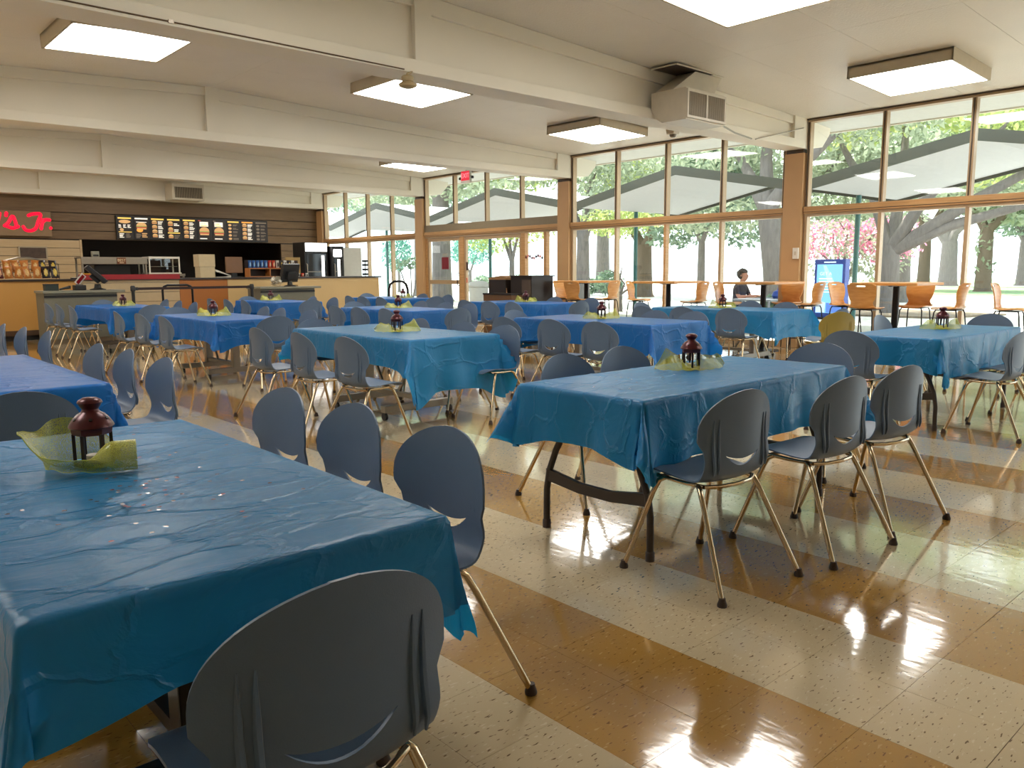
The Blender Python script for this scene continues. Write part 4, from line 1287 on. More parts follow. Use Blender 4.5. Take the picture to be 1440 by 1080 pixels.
# food warmer and glass case
t = thing('food_warmer', 'long steel food warmer shelf behind the red-banded counter', 'warmer', (5.98, 21.4, 0))
MB().box(-0.75, 0.75, -0.3, 0.3, 0.85, 1.22).build('bench', M_steel, t)
MB().box(-0.75, 0.75, -0.32, -0.28, 1.52, 1.68).build('hood', M_steel, t, bevel=0.006)
MB().box(-0.75, 0.75, -0.3, 0.3, 1.66, 1.69).build('hood_top', M_steel, t)
for x in (-0.72, 0.72):
    for y in (-0.27, 0.27):
        MB().box(x - 0.02, x + 0.02, y - 0.02, y + 0.02, 1.22, 1.66).build('upright', M_steel, t)
        MB().box(x - 0.02, x + 0.02, y - 0.02, y + 0.02, 0, 0.85).build('leg', M_steel, t)
MB().box(-0.42, 0.4, -0.1, 0.25, 1.25, 1.5).build('holding_bin', M_black, t, bevel=0.01)
t = thing('paper_towel_box', 'pale grey dispenser standing on the food warmer hood', 'dispenser', (5.6, 21.3, 1.69))
MB().box(-0.08, 0.08, -0.06, 0.06, 0.0, 0.14).build('case', M_grey, t, bevel=0.008)
MB().box(-0.06, 0.06, -0.065, -0.06, 0.02, 0.06).build('outlet', M_black, t)
def text_mesh(s, size, ext, m, name='lettering'):
    c = bpy.data.curves.new('txt', 'FONT'); c.body = s; c.size = size; c.extrude = ext; c.align_x = 'CENTER'; c.align_y = 'CENTER'
    o = bpy.data.objects.new('txt', c); COL.objects.link(o)
    dg = bpy.context.evaluated_depsgraph_get()
    me = bpy.data.meshes.new_from_object(o.evaluated_get(dg))
    bpy.data.objects.remove(o)
    me.materials.clear(); me.materials.append(m)
    return me
t = thing('warmer_sign', 'small brown sign hung on the food warmer hood', 'sign', (6.12, 21.06, 1.6))
MB().box(-0.1, 0.1, -0.008, 0.012, -0.075, 0.075).build('sign_board', mat('brown_sign', srgb(110, 58, 26), 0.5), t)
link('lettering', text_mesh('BEST', 0.09, 0.001, mat('cream_letter', srgb(220, 200, 160), 0.5)), t, (0, -0.011, 0.01), (PI / 2, 0, 0))
MB().box(-0.05, 0.05, -0.01, -0.008, -0.055, -0.04).build('sign_underline', mat('cream_letter', srgb(220, 200, 160), 0.5), t)
t = thing('glass_warmer_case', 'white-framed glass food case right of the steel warmer', 'case', (7.15, 21.35, 1.28))
F_ = MB()
Wc, Dc, Hc = 0.38, 0.25, 0.38
mw = mat('white_frame', srgb(206, 200, 186), 0.4)
for x in (-Wc, Wc - 0.03):
    for y in (-Dc, Dc - 0.03):
        MB().box(x, x + 0.03, y, y + 0.03, 0.03, Hc).build('corner_post', mw, t)
MB().box(-Wc, Wc, -Dc, Dc, Hc, Hc + 0.05).build('case_top', mw, t)
MB().box(-Wc - 0.02, Wc + 0.02, -Dc - 0.02, Dc, 0, 0.03).build('case_base', mw, t)
MB().box(-Wc + 0.03, Wc - 0.03, -Dc + 0.012, -Dc + 0.017, 0.03, Hc).build('front_pane', M_glass, t)
MB().box(-Wc + 0.03, Wc - 0.05, -Dc + 0.05, Dc - 0.05, 0.18, 0.19).build('wire_shelf', M_steel, t)
t = thing('prep_bench', 'dark prep bench carrying the glass food case', 'bench', (7.15, 21.4, 0))
MB().box(-0.4, 0.5, -0.3, 0.3, 1.22, 1.28).build('bench_top', M_steel, t)
for x in (-0.38, 0.46):
    for y in (-0.27, 0.27):
        MB().box(x - 0.02, x + 0.02, y - 0.02, y + 0.02, 0, 1.22).build('bench_leg', M_steel, t)

# boxes, candy display
t = thing('takeout_carton', 'tall cream carton standing on the worktop at centre', 'carton', (7.1, CY + 0.35, ZW))
MC_ = mat('cream_carton', srgb(206, 186, 148), 0.65)
MB().box(-0.17, 0.17, -0.15, 0.15, 0, 0.24).build('lower_box', MC_, t, bevel=0.004)
MB().box(-0.19, 0.18, -0.16, 0.16, 0.245, 0.52).build('upper_box', MC_, t, bevel=0.004)
t = thing('paper_stack', 'sloping stack of white paper right of the cream carton', 'papers', (7.45, CY + 0.35, ZW))
for k in range(4):
    MB().prism([(-0.16, 0.012 * k), (0.2, 0.012 * k), (0.2, 0.012 * k + 0.01), (-0.16 , 0.012 * k + 0.03 + 0.04 * k)], 'y', -0.12, 0.12).build('paper_sheet', mat('white_paper', srgb(210, 204, 190), 0.7), t)
t = thing('till_screen', 'square brown-backed till screen on the worktop', 'monitor', (7.78, CY + 0.35, ZW))
MB().box(-0.2, 0.2, -0.03, 0.02, 0.1, 0.47).build('back_case', mat('brown_screen_back', srgb(128, 92, 64), 0.5), t, bevel=0.015)
MB().box(-0.06, 0.06, -0.02, 0.02, 0.02, 0.1).build('neck', M_black, t)
MB().box(-0.17, 0.17, -0.1, 0.1, 0, 0.02).build('foot', M_black, t)
t = thing('candy_display', 'orange candy display shelf on the worktop right of centre', 'shelf', (8.75, CY + 0.42, ZW))
MB().box(-0.62, 0.62, -0.12, 0.14, 0.19, 0.215).build('upper_shelf', M_org, t)
MB().box(-0.62, 0.62, -0.12, 0.14, 0.0, 0.02).build('lower_shelf', M_org, t)
for x in (-0.61, -0.1, 0.3, 0.61):
    MB().box(x - 0.012, x + 0.012, -0.12, 0.14, 0.02, 0.19).build('divider', M_org, t)
MB().box(-0.62, 0.62, 0.13, 0.14, 0.02, 0.4).build('back_board', mat('dark_board', srgb(50, 32, 24), 0.6), t)
for i in range(12):
    k = ('blue', 'blue', 'blue', 'blue', 'blue', 'red', 'red', 'white', 'black', 'white', 'black', 'white')[i]
    o = link('candy_pack', bm_[k], None, (8.2 + 0.1 * i, CY + 0.42, ZW + 0.216), (0, 0, 0)); o.scale = (0.55, 0.8, 0.72)
    tag(o, '%s candy pack on the orange display shelf, %s from the left' % (k, PL[i]), 'candy', 'candy packs on the display')
for i in range(7):
    k = ('white', 'red', 'white', 'blue', 'white', 'red', 'white')[i]
    o = link('candy_pack', bm_[k], None, (8.85 + 0.11 * i, CY + 0.12, ZW + 0.002), (0, 0, 0)); o.scale = (0.5, 0.6, 0.34)
    tag(o, '%s candy pack low on the worktop edge, %s from the left' % (k, PL[i]), 'candy', 'candy packs on the worktop')
t = thing('notice_board', 'yellowed notice poster on a stand left of the coolers', 'poster', (9.75, CY + 1.3, 0))
MB().box(-0.2, 0.2, -0.015, 0.015, 1.25, 1.68).build('poster_board', mat('yellowed_paper', srgb(184, 150, 92), 0.6), t)
MB().box(-0.13, 0.13, -0.018, -0.015, 1.5, 1.6).build('dark_heading', mat('dark_print', srgb(60, 36, 24), 0.6), t)
MB().box(-0.13, 0.13, -0.018, -0.015, 1.36, 1.43).build('text_block', mat('dark_print', srgb(60, 36, 24), 0.6), t)
MB().box(-0.02, 0.02, 0.0, 0.03, 0.02, 1.3).build('stand_post', M_black, t)
MB().box(-0.2, 0.2, -0.15, 0.15, 0.0, 0.02).build('stand_foot', M_black, t)

# beverage coolers
M_lit = emit('lit_header', (1.0, 0.98, 0.92), 2.6)
def cooler(label, x0, x1, y, H, side_m, hdr):
    t = thing('drinks_cooler', label, 'cooler', ((x0 + x1) / 2, y, 0))
    a = (x1 - x0) / 2
    MB().box(-a, a, 0.0, 0.6, 0.08, H).build('cabinet', side_m, t, bevel=0.008)
    MB().box(-a, a, -0.04, 0.0, 0.08, H).build('front_frame', M_black, t, bevel=0.006)
    MB().box(-a, a, 0.02, 0.6, 0.0, 0.08).build('plinth', M_black, t)
    if hdr: MB().box(-a + 0.03, a - 0.03, -0.05, -0.04, H - 0.24, H - 0.02).build('lit_header', M_lit, t)
    MB().box(-a + 0.07, a - 0.07, -0.046, -0.04, 0.2, H - 0.3).build('door_glass', mat('dark_cooler_glass', srgb(36, 42, 44), 0.08), t)
    MB().tube([(-a + 0.05, -0.05, 0.9), (-a + 0.05, -0.09, 0.92), (-a + 0.05, -0.09, 1.5), (-a + 0.05, -0.05, 1.52)], 0.012, 8).build('door_handle', M_steel, t, smooth=True)
    MB().box(a - 0.2, a - 0.12, -0.052, -0.046, 1.0, H - 0.34).build('tube_light', M_lit, t)
    for z in (0.6, 0.95, 1.3):
        MB().box(-a + 0.08, a - 0.22, -0.0475, -0.046, z, z + 0.02).build('shelf_edge', M_steel, t)
    return t
cooler('black-fronted drinks cooler with a glowing white header', 10.17, 10.86, 19.5, 2.08, M_black, True)
c2 = cooler('white-sided drinks cooler standing just right of the black-fronted one', 10.9, 11.25, 19.35, 1.98, M_black, False)
MB().box(-0.14, 0.1, -0.05, -0.04, 1.7, 1.9).build('lit_badge', M_lit, c2, bevel=0.03)
MB().box(0.18, 0.75, 0.0, 0.62, 0.08, 1.95).build('white_side', M_white_plastic, c2)
t = thing('lid_rack', 'black tiered lid rack near the right end of the worktop', 'rack', (11.35, CY + 0.4, ZW))
MB().tube([(0, 0, 0), (0, 0, 0.42)], 0.012, 8).build('rack_post', M_blackmetal, t)
for z in (0.02, 0.14, 0.26, 0.36):
    MB().lathe([(0, z), (0.08, z), (0.085, z + 0.05), (0.07, z + 0.055), (0, z + 0.05)], 14).build('lid_stack', M_black, t, smooth=True)

# stanchions, queue rail, hand truck
def stanchion(label, x, y):
    t = thing('belt_stanchion', label, 'stanchion', (x, y, 0), 0, 'belt stanchions')
    MB().lathe([(0, 0), (0.17, 0), (0.17, 0.015), (0.05, 0.04), (0.03, 0.05), (0, 0.05)], 20).build('base', M_black, t, smooth=True)
    MB().tube([(0, 0, 0.04), (0, 0, 0.97)], 0.032, 12).build('post', M_black, t, smooth=True)
    MB().lathe([(0.04, 0.95), (0.045, 0.97), (0.045, 1.04), (0.03, 1.06), (0, 1.06)], 14).build('head', M_black, t, smooth=True)
stanchion('black belt stanchion beside the left order counter', 4.92, 16.36)
stanchion('black belt stanchion beside the right order counter', 7.3, 16.36)
t = thing('queue_belt', 'long dark queue belt stretched between the two stanchions', 'belt', (6.11, 16.36, 1.0))
MB().bar((-1.13, 0.0, 0.0), (1.13, 0.0, 0.0), 0.004, 0.05).build('belt_strap', mat('dark_webbing', srgb(40, 20, 18), 0.7), t)
for (a, b) in ((-1.15, 0.0), (1.1, 0.0)):
    MB().box(a, a + 0.05, b - 0.012, b + 0.008, -0.03, 0.03).build('belt_clip', M_black, t)
t = thing('queue_rail', 'black bent-tube queue rail behind the belt', 'rail', (5.95, 16.9, 0))
MB().tube([(-0.3, 0, 0), (-0.3, 0, 0.95), (-0.27, 0, 1.02), (-0.2, 0, 1.05), (0.2, 0, 1.05), (0.27, 0, 1.02), (0.3, 0, 0.95), (0.3, 0, 0)], 0.024, 10).build('bent_tube', M_blackmetal, t, smooth=True)
for x in (-0.3, 0.3):
    MB().lathe([(0, 0), (0.08, 0), (0.08, 0.01), (0, 0.012)], 14, (x, 0, 0)).build('floor_flange', M_blackmetal, t)
t = thing('hand_truck', 'black hand truck with a rounded loop handle past the counter end', 'hand truck', (11.7, 17.4, 0), -0.6)
MB().tube([(-0.24, 0, 0.1), (-0.24, 0, 0.85), (-0.2, 0, 0.98), (-0.1, 0, 1.05), (0.1, 0, 1.05), (0.2, 0, 0.98), (0.24, 0, 0.85), (0.24, 0, 0.1)], 0.03, 10).build('loop_handle', M_blackmetal, t, smooth=True)
for z in (0.3, 0.6):
    MB().tube([(-0.24, 0, z), (0.24, 0, z)], 0.014, 8).build('crossbar', M_blackmetal, t)
MB().box(-0.24, 0.24, -0.22, 0.0, 0.02, 0.035).build('toe_plate', M_steel, t)
for x in (-0.27, 0.27):
    MB().tube([(x - 0.025, 0.06, 0.12), (x + 0.025, 0.06, 0.12)], 0.12, 16).build('wheel', M_black, t, smooth=True)

# ---- signs on the back wall
def letter(path, r, parent, m, name='letter'):
    b = MB()
    for p in path:
        if len(p) > 2:
            q = [2 * Vector(p[0]) - Vector(p[1])] + [Vector(a) for a in p] + [2 * Vector(p[-1]) - Vector(p[-2])]
            p = [tuple(0.5 * ((2 * q[i]) + (q[i + 1] - q[i - 1]) * u + (2 * q[i - 1] - 5 * q[i] + 4 * q[i + 1] - q[i + 2]) * u * u + (3 * q[i] - q[i - 1] - 3 * q[i + 1] + q[i + 2]) * u ** 3)) for i in range(1, len(q) - 2) for u in (0, 0.2, 0.4, 0.6, 0.8)] + [p[-1]]
        b.tube([(x, 0, z) for x, z in p], r, 8)
        for q in (p[0], p[-1]):
            b.lathe([(0, -r), (r * 0.7, -r * 0.7), (r, 0), (r * 0.7, r * 0.7), (0, r)], 8, (q[0], 0, q[1]))
    o = b.build(name, m, parent, smooth=True)
    o.scale = (1, 0.6, 1)
    return o
M_neon = emit('red_lit_letter', (1.0, 0.0, 0.035), 1.0)
t = thing('restaurant_sign', 'glowing red script letters mounted on a brown sign panel', 'sign', (3.9, 22.6, 2.315))
MB().box(-1.6, 1.1, 0.0, 0.06, -0.1, 0.5).build('sign_panel', mat('sign_panel_brown', srgb(132, 108, 78), 0.5), t)
lt = lambda p: letter(p, 0.04, t, M_neon)
lt([[(-0.9, 0.36), (-1.02, 0.42), (-1.14, 0.36), (-1.2, 0.22), (-1.18, 0.1), (-1.08, 0.05), (-0.94, 0.1)]])
lt([[(-0.7, 0.26), (-0.8, 0.28), (-0.86, 0.18), (-0.82, 0.08), (-0.74, 0.1), (-0.68, 0.26), (-0.7, 0.1), (-0.62, 0.08)]])
lt([[(-0.56, 0.06), (-0.5, 0.26), (-0.44, 0.22), (-0.34, 0.26)]])
lt([[(-0.02, 0.42), (-0.08, 0.3), (-0.16, 0.08), (-0.1, 0.05)], [(0.02, 0.42), (-0.06, 0.1)]])
lt([[(0.16, 0.43), (0.15, 0.37)]])
lt([[(0.1, 0.13), (0.18, 0.2), (0.28, 0.36), (0.33, 0.24), (0.34, 0.12), (0.26, 0.08), (0.14, 0.12)], [(0.34, 0.1), (0.385, 0.12)]])
lt([[(0.62, 0.39), (0.72, 0.43), (0.88, 0.43), (0.82, 0.26), (0.76, 0.1), (0.66, 0.03), (0.54, 0.04), (0.49, 0.12)]])
lt([[(0.92, 0.3), (0.87, 0.08)], [(0.91, 0.24), (0.98, 0.3), (1.07, 0.3)]])
lt([[(1.08, 0.1), (1.083, 0.105)]])

def menu_panels():
    t = thing('menu_board', 'row of ten backlit menu panels in a black frame above the kitchen opening', 'menu board', (8.58, 22.6, 2.175))
    W = 4.16; H = 0.62
    MB().box(-W / 2, W / 2, 0.0, 0.07, 0, H).build('frame', M_black, t, bevel=0.006)
    pw = W / 10
    yel = emit('menu_yellow', (1.0, 0.62, 0.12), 0.9); wht = emit('menu_white', (1.0, 0.9, 0.74), 0.9); tan_ = emit('menu_bun', (0.75, 0.42, 0.16), 0.7)
    org = emit('menu_orange', (1.0, 0.36, 0.05), 0.9); red = emit('menu_red', (0.6, 0.07, 0.04), 0.6); grn = emit('menu_green', (0.35, 0.42, 0.1), 0.6)
    blk = emit('menu_black', (0.02, 0.013, 0.01), 0.5); dim = emit('menu_dim', (0.25, 0.19, 0.13), 0.5)
    mats = [blk, yel, wht, tan_, org, red, grn, dim]
    rm = random.Random(9)
    for k in range(10):
        p = MB().box(-pw / 2 + 0.03, pw / 2 - 0.03, -0.012, 0.0, 0.03, H - 0.03).build('menu_panel', blk, t, loc=(-W / 2 + pw * (k + 0.5), 0, 0))
        b = MB()
        x0, x1 = -pw / 2 + 0.045, pw / 2 - 0.045
        Wd = x1 - x0
        def rect(u0, u1, v0, v1, c, dy=0):
            b.cur = c
            y = -0.0135 - dy
            b.add([(x0 + Wd * u0, y, 0.04 + 0.53 * v0), (x0 + Wd * u1, y, 0.04 + 0.53 * v0), (x0 + Wd * u1, y, 0.04 + 0.53 * v1), (x0 + Wd * u0, y, 0.04 + 0.53 * v1)], [(0, 1, 2, 3)])
        def oval(u, v, ru, rv, c, a0=0, a1=2 * PI, dy=0):
            b.cur = c
            pts = [(x0 + Wd * (u + ru * math.cos(a0 + (a1 - a0) * i / 12)), -0.0135 - dy, 0.04 + 0.53 * (v + rv * math.sin(a0 + (a1 - a0) * i / 12))) for i in range(13 if a1 - a0 < 6 else 12)]
            b.add(pts, [tuple(range(len(pts)))])
        def burger(u, v, ru, rv):
            oval(u, v + rv * 0.15, ru, rv, 3, 0, PI); rect(u - ru, u + ru, v - rv * 0.1, v + rv * 0.15, 6, 0.0004); rect(u - ru, u + ru, v - rv * 0.4, v - rv * 0.1, 5, 0.0004); rect(u - ru * 0.9, u + ru * 0.9, v - rv * 0.75, v - rv * 0.4, 3, 0.0004)
        def lines(u0, u1, v0, v1, n, c):
            for i in range(n):
                a = v0 + (v1 - v0) * i / n
                rect(u0, u0 + (u1 - u0) * rm.uniform(0.6, 1), a, a + (v1 - v0) / n * 0.55, c)
        hdr = (1, 2, 1, 1, 1, 2, 2, 1, 4, 7)[k]
        if k not in (5, 6): rect(0, 1, 0.93, 1.0, hdr)
        if k == 0:
            oval(0.5, 0.8, 0.45, 0.09, 3)
            for u in (0.02, 0.37, 0.7): lines(u, u + 0.26, 0.5, 0.68, 3, 2)
            oval(0.25, 0.4, 0.15, 0.08, 3); rect(0, 1, 0.28, 0.31, 1); lines(0.05, 0.45, 0.02, 0.25, 4, 2); lines(0.55, 0.95, 0.02, 0.25, 4, 7)
        elif k == 1:
            rect(0.1, 0.9, 0.78, 0.81, 2); burger(0.5, 0.58, 0.4, 0.18); oval(0.35, 0.4, 0.25, 0.1, 4); lines(0.05, 0.45, 0.02, 0.25, 4, 7); lines(0.5, 0.95, 0.05, 0.3, 3, 3)
        elif k in (2, 4, 8):
            for i in range(4):
                v = 0.8 - 0.22 * i
                burger(0.25, v, 0.2, 0.09); lines(0.52, 0.98, v - 0.09, v + 0.09, 3, 2)
        elif k == 3:
            for i in range(2):
                v = 0.76 - 0.3 * i
                burger(0.25, v, 0.2, 0.12); lines(0.52, 0.98, v - 0.09, v + 0.06, 2, 2)
            rect(0, 1, 0.28, 0.33, 1); burger(0.25, 0.12, 0.2, 0.1); lines(0.52, 0.98, 0.02, 0.22, 3, 7)
        elif k in (5, 6):
            rect(0.0, 0.22, 0.95, 1.0, 5 if k == 5 else 7)
            rect(0.12, 0.85, 0.68, 0.92, 2); lines(0.18, 0.8, 0.7, 0.9, 2, 1)
            burger(0.5, 0.4, 0.42, 0.22); lines(0.1, 0.9, 0.03, 0.12, 1, 2)
        else:
            for i in range(5):
                v = 0.8 - 0.18 * i
                oval(0.2, v, 0.15, 0.06, 3 if k == 7 else 7); lines(0.45, 0.95, v - 0.05, v + 0.06, 2, 7)
        b.build('menu_print', mats, p)
menu_panels()
t = thing('framed_picture', 'dark framed picture hung on the beige wall at far left', 'picture', (4.56, 22.66, 1.665))
fm = mat('pale_picture_frame', srgb(160, 146, 122), 0.4)
for (a, b, c, d) in ((-0.31, 0.31, -0.02, 0.01), (-0.31, 0.31, 0.27, 0.3), (-0.31, -0.28, 0.01, 0.27), (0.28, 0.31, 0.01, 0.27)):
    MB().box(a, b, -0.03, 0.0, c, d).build('frame_bar', fm, t)
MB().box(-0.28, 0.28, -0.012, 0.0, 0.01, 0.27).build('print', mat('dark_photo_print', srgb(70, 54, 44), 0.3, var=0.7, scale=9), t)
# exit sign
t = thing('exit_sign', 'small red exit sign with lamp heads under the ceiling by the doors', 'sign', (12.0, 14.92, 3.48))
MB().box(-0.03, 0.03, -0.17, 0.17, -0.15, 0.13).build('housing', M_white_plastic, t, bevel=0.006)
MB().box(-0.035, -0.03, -0.15, 0.15, -0.09, 0.12).build('red_face', emit('exit_red', (0.85, 0.03, 0.06), 0.75), t)
link('lettering', text_mesh('EXIT', 0.15, 0.001, emit('exit_letter', (1.0, 0.35, 0.38), 1.0)), t, (-0.037, 0, 0.015), (PI / 2, 0, -PI / 2))
for sy in (-1, 1):
    MB().lathe([(0, -0.03), (0.03, -0.03), (0.035, 0.0), (0.02, 0.03), (0, 0.03)], 12, (0, sy * 0.23, -0.03)).build('lamp_head', M_black, t, smooth=True)
    MB().tube([(0, sy * 0.16, 0), (0, sy * 0.22, -0.01)], 0.01, 6).build('lamp_arm', M_black, t)
MB().tube([(0, 0, 0.12), (0, 0, zc(12.0) - 3.48)], 0.012, 8).build('stem', M_black, t)

# ---- things on the ceiling
# air unit on the first beam
t = thing('air_duct_unit', 'white sheet-metal air duct box with a louvred grille on the near beam', 'air vent', (8.76, 6.36, 3.12))
mdw = mat('duct_white', srgb(200, 190, 170), 0.4)
b = MB().prism([(-0.26, 0.0), (0.1, -0.0), (0.2, 0.06), (0.27, 0.17), (0.28, 0.38), (-0.26, 0.38)], 'x', -0.41, 0.41)
b.build('duct_box', mdw, t, bevel=0.006)
MB().prism([(-0.41, 0.38), (0.43, 0.38), (0.62, 0.66), (0.05, 0.66)], 'y', -0.06, 0.22).build('duct_riser', mdw, t)
for (a, bb, c, d) in ((-0.41, 0.41, 0.02, 0.05), (-0.41, 0.41, 0.33, 0.36), (-0.41, -0.38, 0.05, 0.33), (0.38, 0.41, 0.05, 0.33), (-0.015, 0.015, 0.05, 0.33)):
    MB().box(a, bb, -0.285, -0.26, c, d).build('grille_frame', mdw, t)
MB().box(-0.38, 0.38, -0.262, -0.258, 0.05, 0.33).build('grille_back', mat('grille_shadow', srgb(70, 60, 48), 0.7), t)
for i in range(30):
    x = -0.37 + 0.74 * (i + 0.5) / 30
    MB().box(x - 0.004, x + 0.004, -0.28, -0.262, 0.05, 0.33).build('louvre', mat('louvre_beige', srgb(158, 144, 120), 0.4), t)
t = thing('ceiling_hatch', 'dark open ceiling hatch above the near air duct', 'hatch', (8.86, 6.45, zc(8.86) - 0.012))
MB().box(-0.52, 0.52, -0.2, 0.17, 0.0, 0.008).build('opening_board', mat('hatch_dark', srgb(74, 62, 50), 0.7), t)
for (a, bb, c, d) in ((-0.53, 0.53, -0.215, -0.2), (-0.53, 0.53, 0.17, 0.185), (-0.535, -0.52, -0.2, 0.17), (0.52, 0.535, -0.2, 0.17)):
    MB().box(a, bb, c, d, -0.008, 0.008).build('hatch_edge', mdw, t)
t = thing('air_duct_unit', 'small white duct box with a dark grille on the far beam', 'air vent', (8.1, 21.95, 3.2))
MB().box(-0.42, 0.42, -0.2, 0.34, 0.0, 0.42).build('duct_box', mdw, t, bevel=0.01)
MB().box(-0.36, 0.36, -0.206, -0.2, 0.05, 0.33).build('grille_back', mat('grille_shadow', srgb(70, 60, 48), 0.7), t)
for i in range(16):
    x = -0.35 + 0.7 * (i + 0.5) / 16
    MB().box(x - 0.006, x + 0.006, -0.212, -0.206, 0.05, 0.33).build('louvre', mat('louvre_beige', srgb(158, 144, 120), 0.4), t)
for (a, bb, c, d) in ((-0.38, 0.38, 0.03, 0.05), (-0.38, 0.38, 0.33, 0.35), (-0.38, -0.36, 0.05, 0.33), (0.36, 0.38, 0.05, 0.33)):
    MB().box(a, bb, -0.22, -0.2, c, d).build('grille_frame', mdw, t)
t = thing('smoke_detector', 'round beige smoke detector hanging under the near beam', 'detector', (4.62, 6.62, 3.2))
MB().lathe([(0, -0.16), (0.05, -0.16), (0.085, -0.145), (0.09, -0.125), (0.06, -0.105), (0, -0.1)], 20).build('sensor_dome', mat('aged_beige', srgb(170, 150, 112), 0.5), t, smooth=True)
MB().lathe([(0, -0.1), (0.055, -0.1), (0.06, -0.06), (0.045, -0.045), (0, -0.045)], 16).build('sensor_base', mat('aged_beige', srgb(170, 150, 112), 0.5), t, smooth=True)
MB().tube([(0, 0, -0.05), (0.02, 0.03, -0.02), (0.08, 0.04, 0.01)], 0.012, 8).build('bracket', mat('aged_beige', srgb(170, 150, 112), 0.5), t)
t = thing('cable', 'thin dark cable running along the near beam edge', 'cable', (0, 6.643, 3.215))
MB().tube([(XL, 0, 0.03), (1.0, 0, 0.02), (3.0, 0, 0.012), (4.6, 0, 0.0)], 0.006, 6).build('cable_run', mat('brown_cable', srgb(90, 66, 40), 0.6), t)
MB().box(2.4, 2.44, -0.006, 0.006, 0.002, 0.03).build('cable_clip', M_steel, t)
t = thing('conduit', 'two grey conduits crossing on the near beam beside the window', 'conduit', (9.2, 6.61, 3.15))
MB().tube([(-0.02, -0.47, -0.005), (0.7, -0.2, 0.01), (1.45, 0.0, 0.032)], 0.012, 8).build('lower_run', M_steel, t, smooth=True)
MB().tube([(1.59, 0.02, 0.04), (2.97, 0.02, 0.35)], 0.009, 8).build('upper_run', M_steel, t)
t = thing('motion_sensor', 'white ceiling sensor box with a round lens beside a light', 'sensor', (11.45, 8.62, zc(11.45)))
MB().prism([(-0.1, 0), (0.1, 0), (0.07, -0.12), (-0.07, -0.12)], 'x', -0.08, 0.08).build('sensor_body', mdw, t, bevel=0.008)
MB().lathe([(0, -0.17), (0.04, -0.165), (0.06, -0.14), (0.065, -0.12), (0, -0.12)], 16).build('lens', mat('lens_grey', srgb(110, 100, 88), 0.2), t, smooth=True)
t = thing('wall_switch', 'small white switch box on the brown column beside the window', 'switch', (12.27, 6.72, 1.55))
MB().box(-0.03, 0.0, -0.05, 0.05, -0.09, 0.09).build('box', mat('switch_white', srgb(224, 220, 210), 0.4), t, bevel=0.006)
MB().box(-0.036, -0.03, -0.015, 0.015, -0.03, 0.03).build('rocker', mdw, t)
# stickers / notices on the entrance doors
t = thing('door_notice', 'square dark red notice fixed on the entrance door glass', 'notice', (12.38, 16.28, 1.5))
MB().box(-0.008, 0.0, -0.14, 0.14, -0.15, 0.15).build('card', mat('dark_red_card', srgb(120, 14, 34), 0.5), t)
MB().box(-0.009, -0.008, -0.1, 0.1, 0.165, 0.24).build('pale_slip', mat('pale_slip', srgb(150, 150, 140), 0.6), t)
t = thing('star_garland', 'dark red star garland strung on the glass beside the doors', 'garland', (12.37, 13.02, 1.6))
rs = random.Random(2)
for i in range(9):
    y = 0.26 - 0.065 * i
    z = 0.03 * math.sin(i * 1.3)
    m = mat(('star_maroon', 'star_pink', 'star_navy')[i % 3], (srgb(96, 20, 34), srgb(200, 120, 110), srgb(40, 26, 40))[i % 3], 0.4)
    pts = []
    for k in range(10):
        a = PI / 2 + k * PI / 5; r = 0.05 if k % 2 == 0 else 0.022
        pts.append((y + r * math.cos(a), z + r * math.sin(a)))
    MB().prism(pts, 'x', -0.006, 0.0).build('star', m, t)
MB().tube([(0.002, 0.28, 0.0), (0.002, 0.0, 0.05), (0.002, -0.28, 0.0)], 0.003, 5).build('string', M_black, t)
t = thing('door_notice', 'small square notice on the post side of the door glass', 'notice', (12.38, 15.42, 1.42))
MB().box(-0.008, 0.0, -0.05, 0.05, -0.1, 0.1).build('card', mat('dark_card', srgb(50, 34, 34), 0.5), t)
MB().box(-0.009, -0.008, -0.035, 0.035, -0.4, -0.28).build('pink_slip', mat('pink_slip', srgb(214, 120, 104), 0.6), t)

# ================================================================ OUTSIDE
M_conc = mat('pale_concrete', srgb(206, 204, 198), 0.8, var=0.06, scale=0.6)
M_lawn = mat('lawn_green', srgb(120, 146, 100), 0.9, var=0.25, scale=1.5, bump=0.4, bscale=30)
g = MB().box(12.55, 120, -30, 130, -0.12, -0.03).build('pavement', M_conc); tag(g, kind='structure')
def strip(name, m, pts, z):
    b = MB(); b.prism(pts, 'z', z - 0.05, z)
    return tag(b.build(name, m), kind='structure')
strip('lawn', M_lawn, [(42, -20), (62, -20), (66, 14), (62, 24), (52, 24), (44, 18)], 0.0)
strip('lawn', M_lawn, [(72, -20), (110, -20), (110, 60), (76, 34), (72, 20)], 0.0)
strip('planting_bed', mat('bark_mulch', srgb(122, 108, 92), 0.95, var=0.3, scale=8), [(22.5, 8.2), (25.5, 7.5), (26.5, 12), (24, 14.5), (22.2, 12.5)], 0.02)

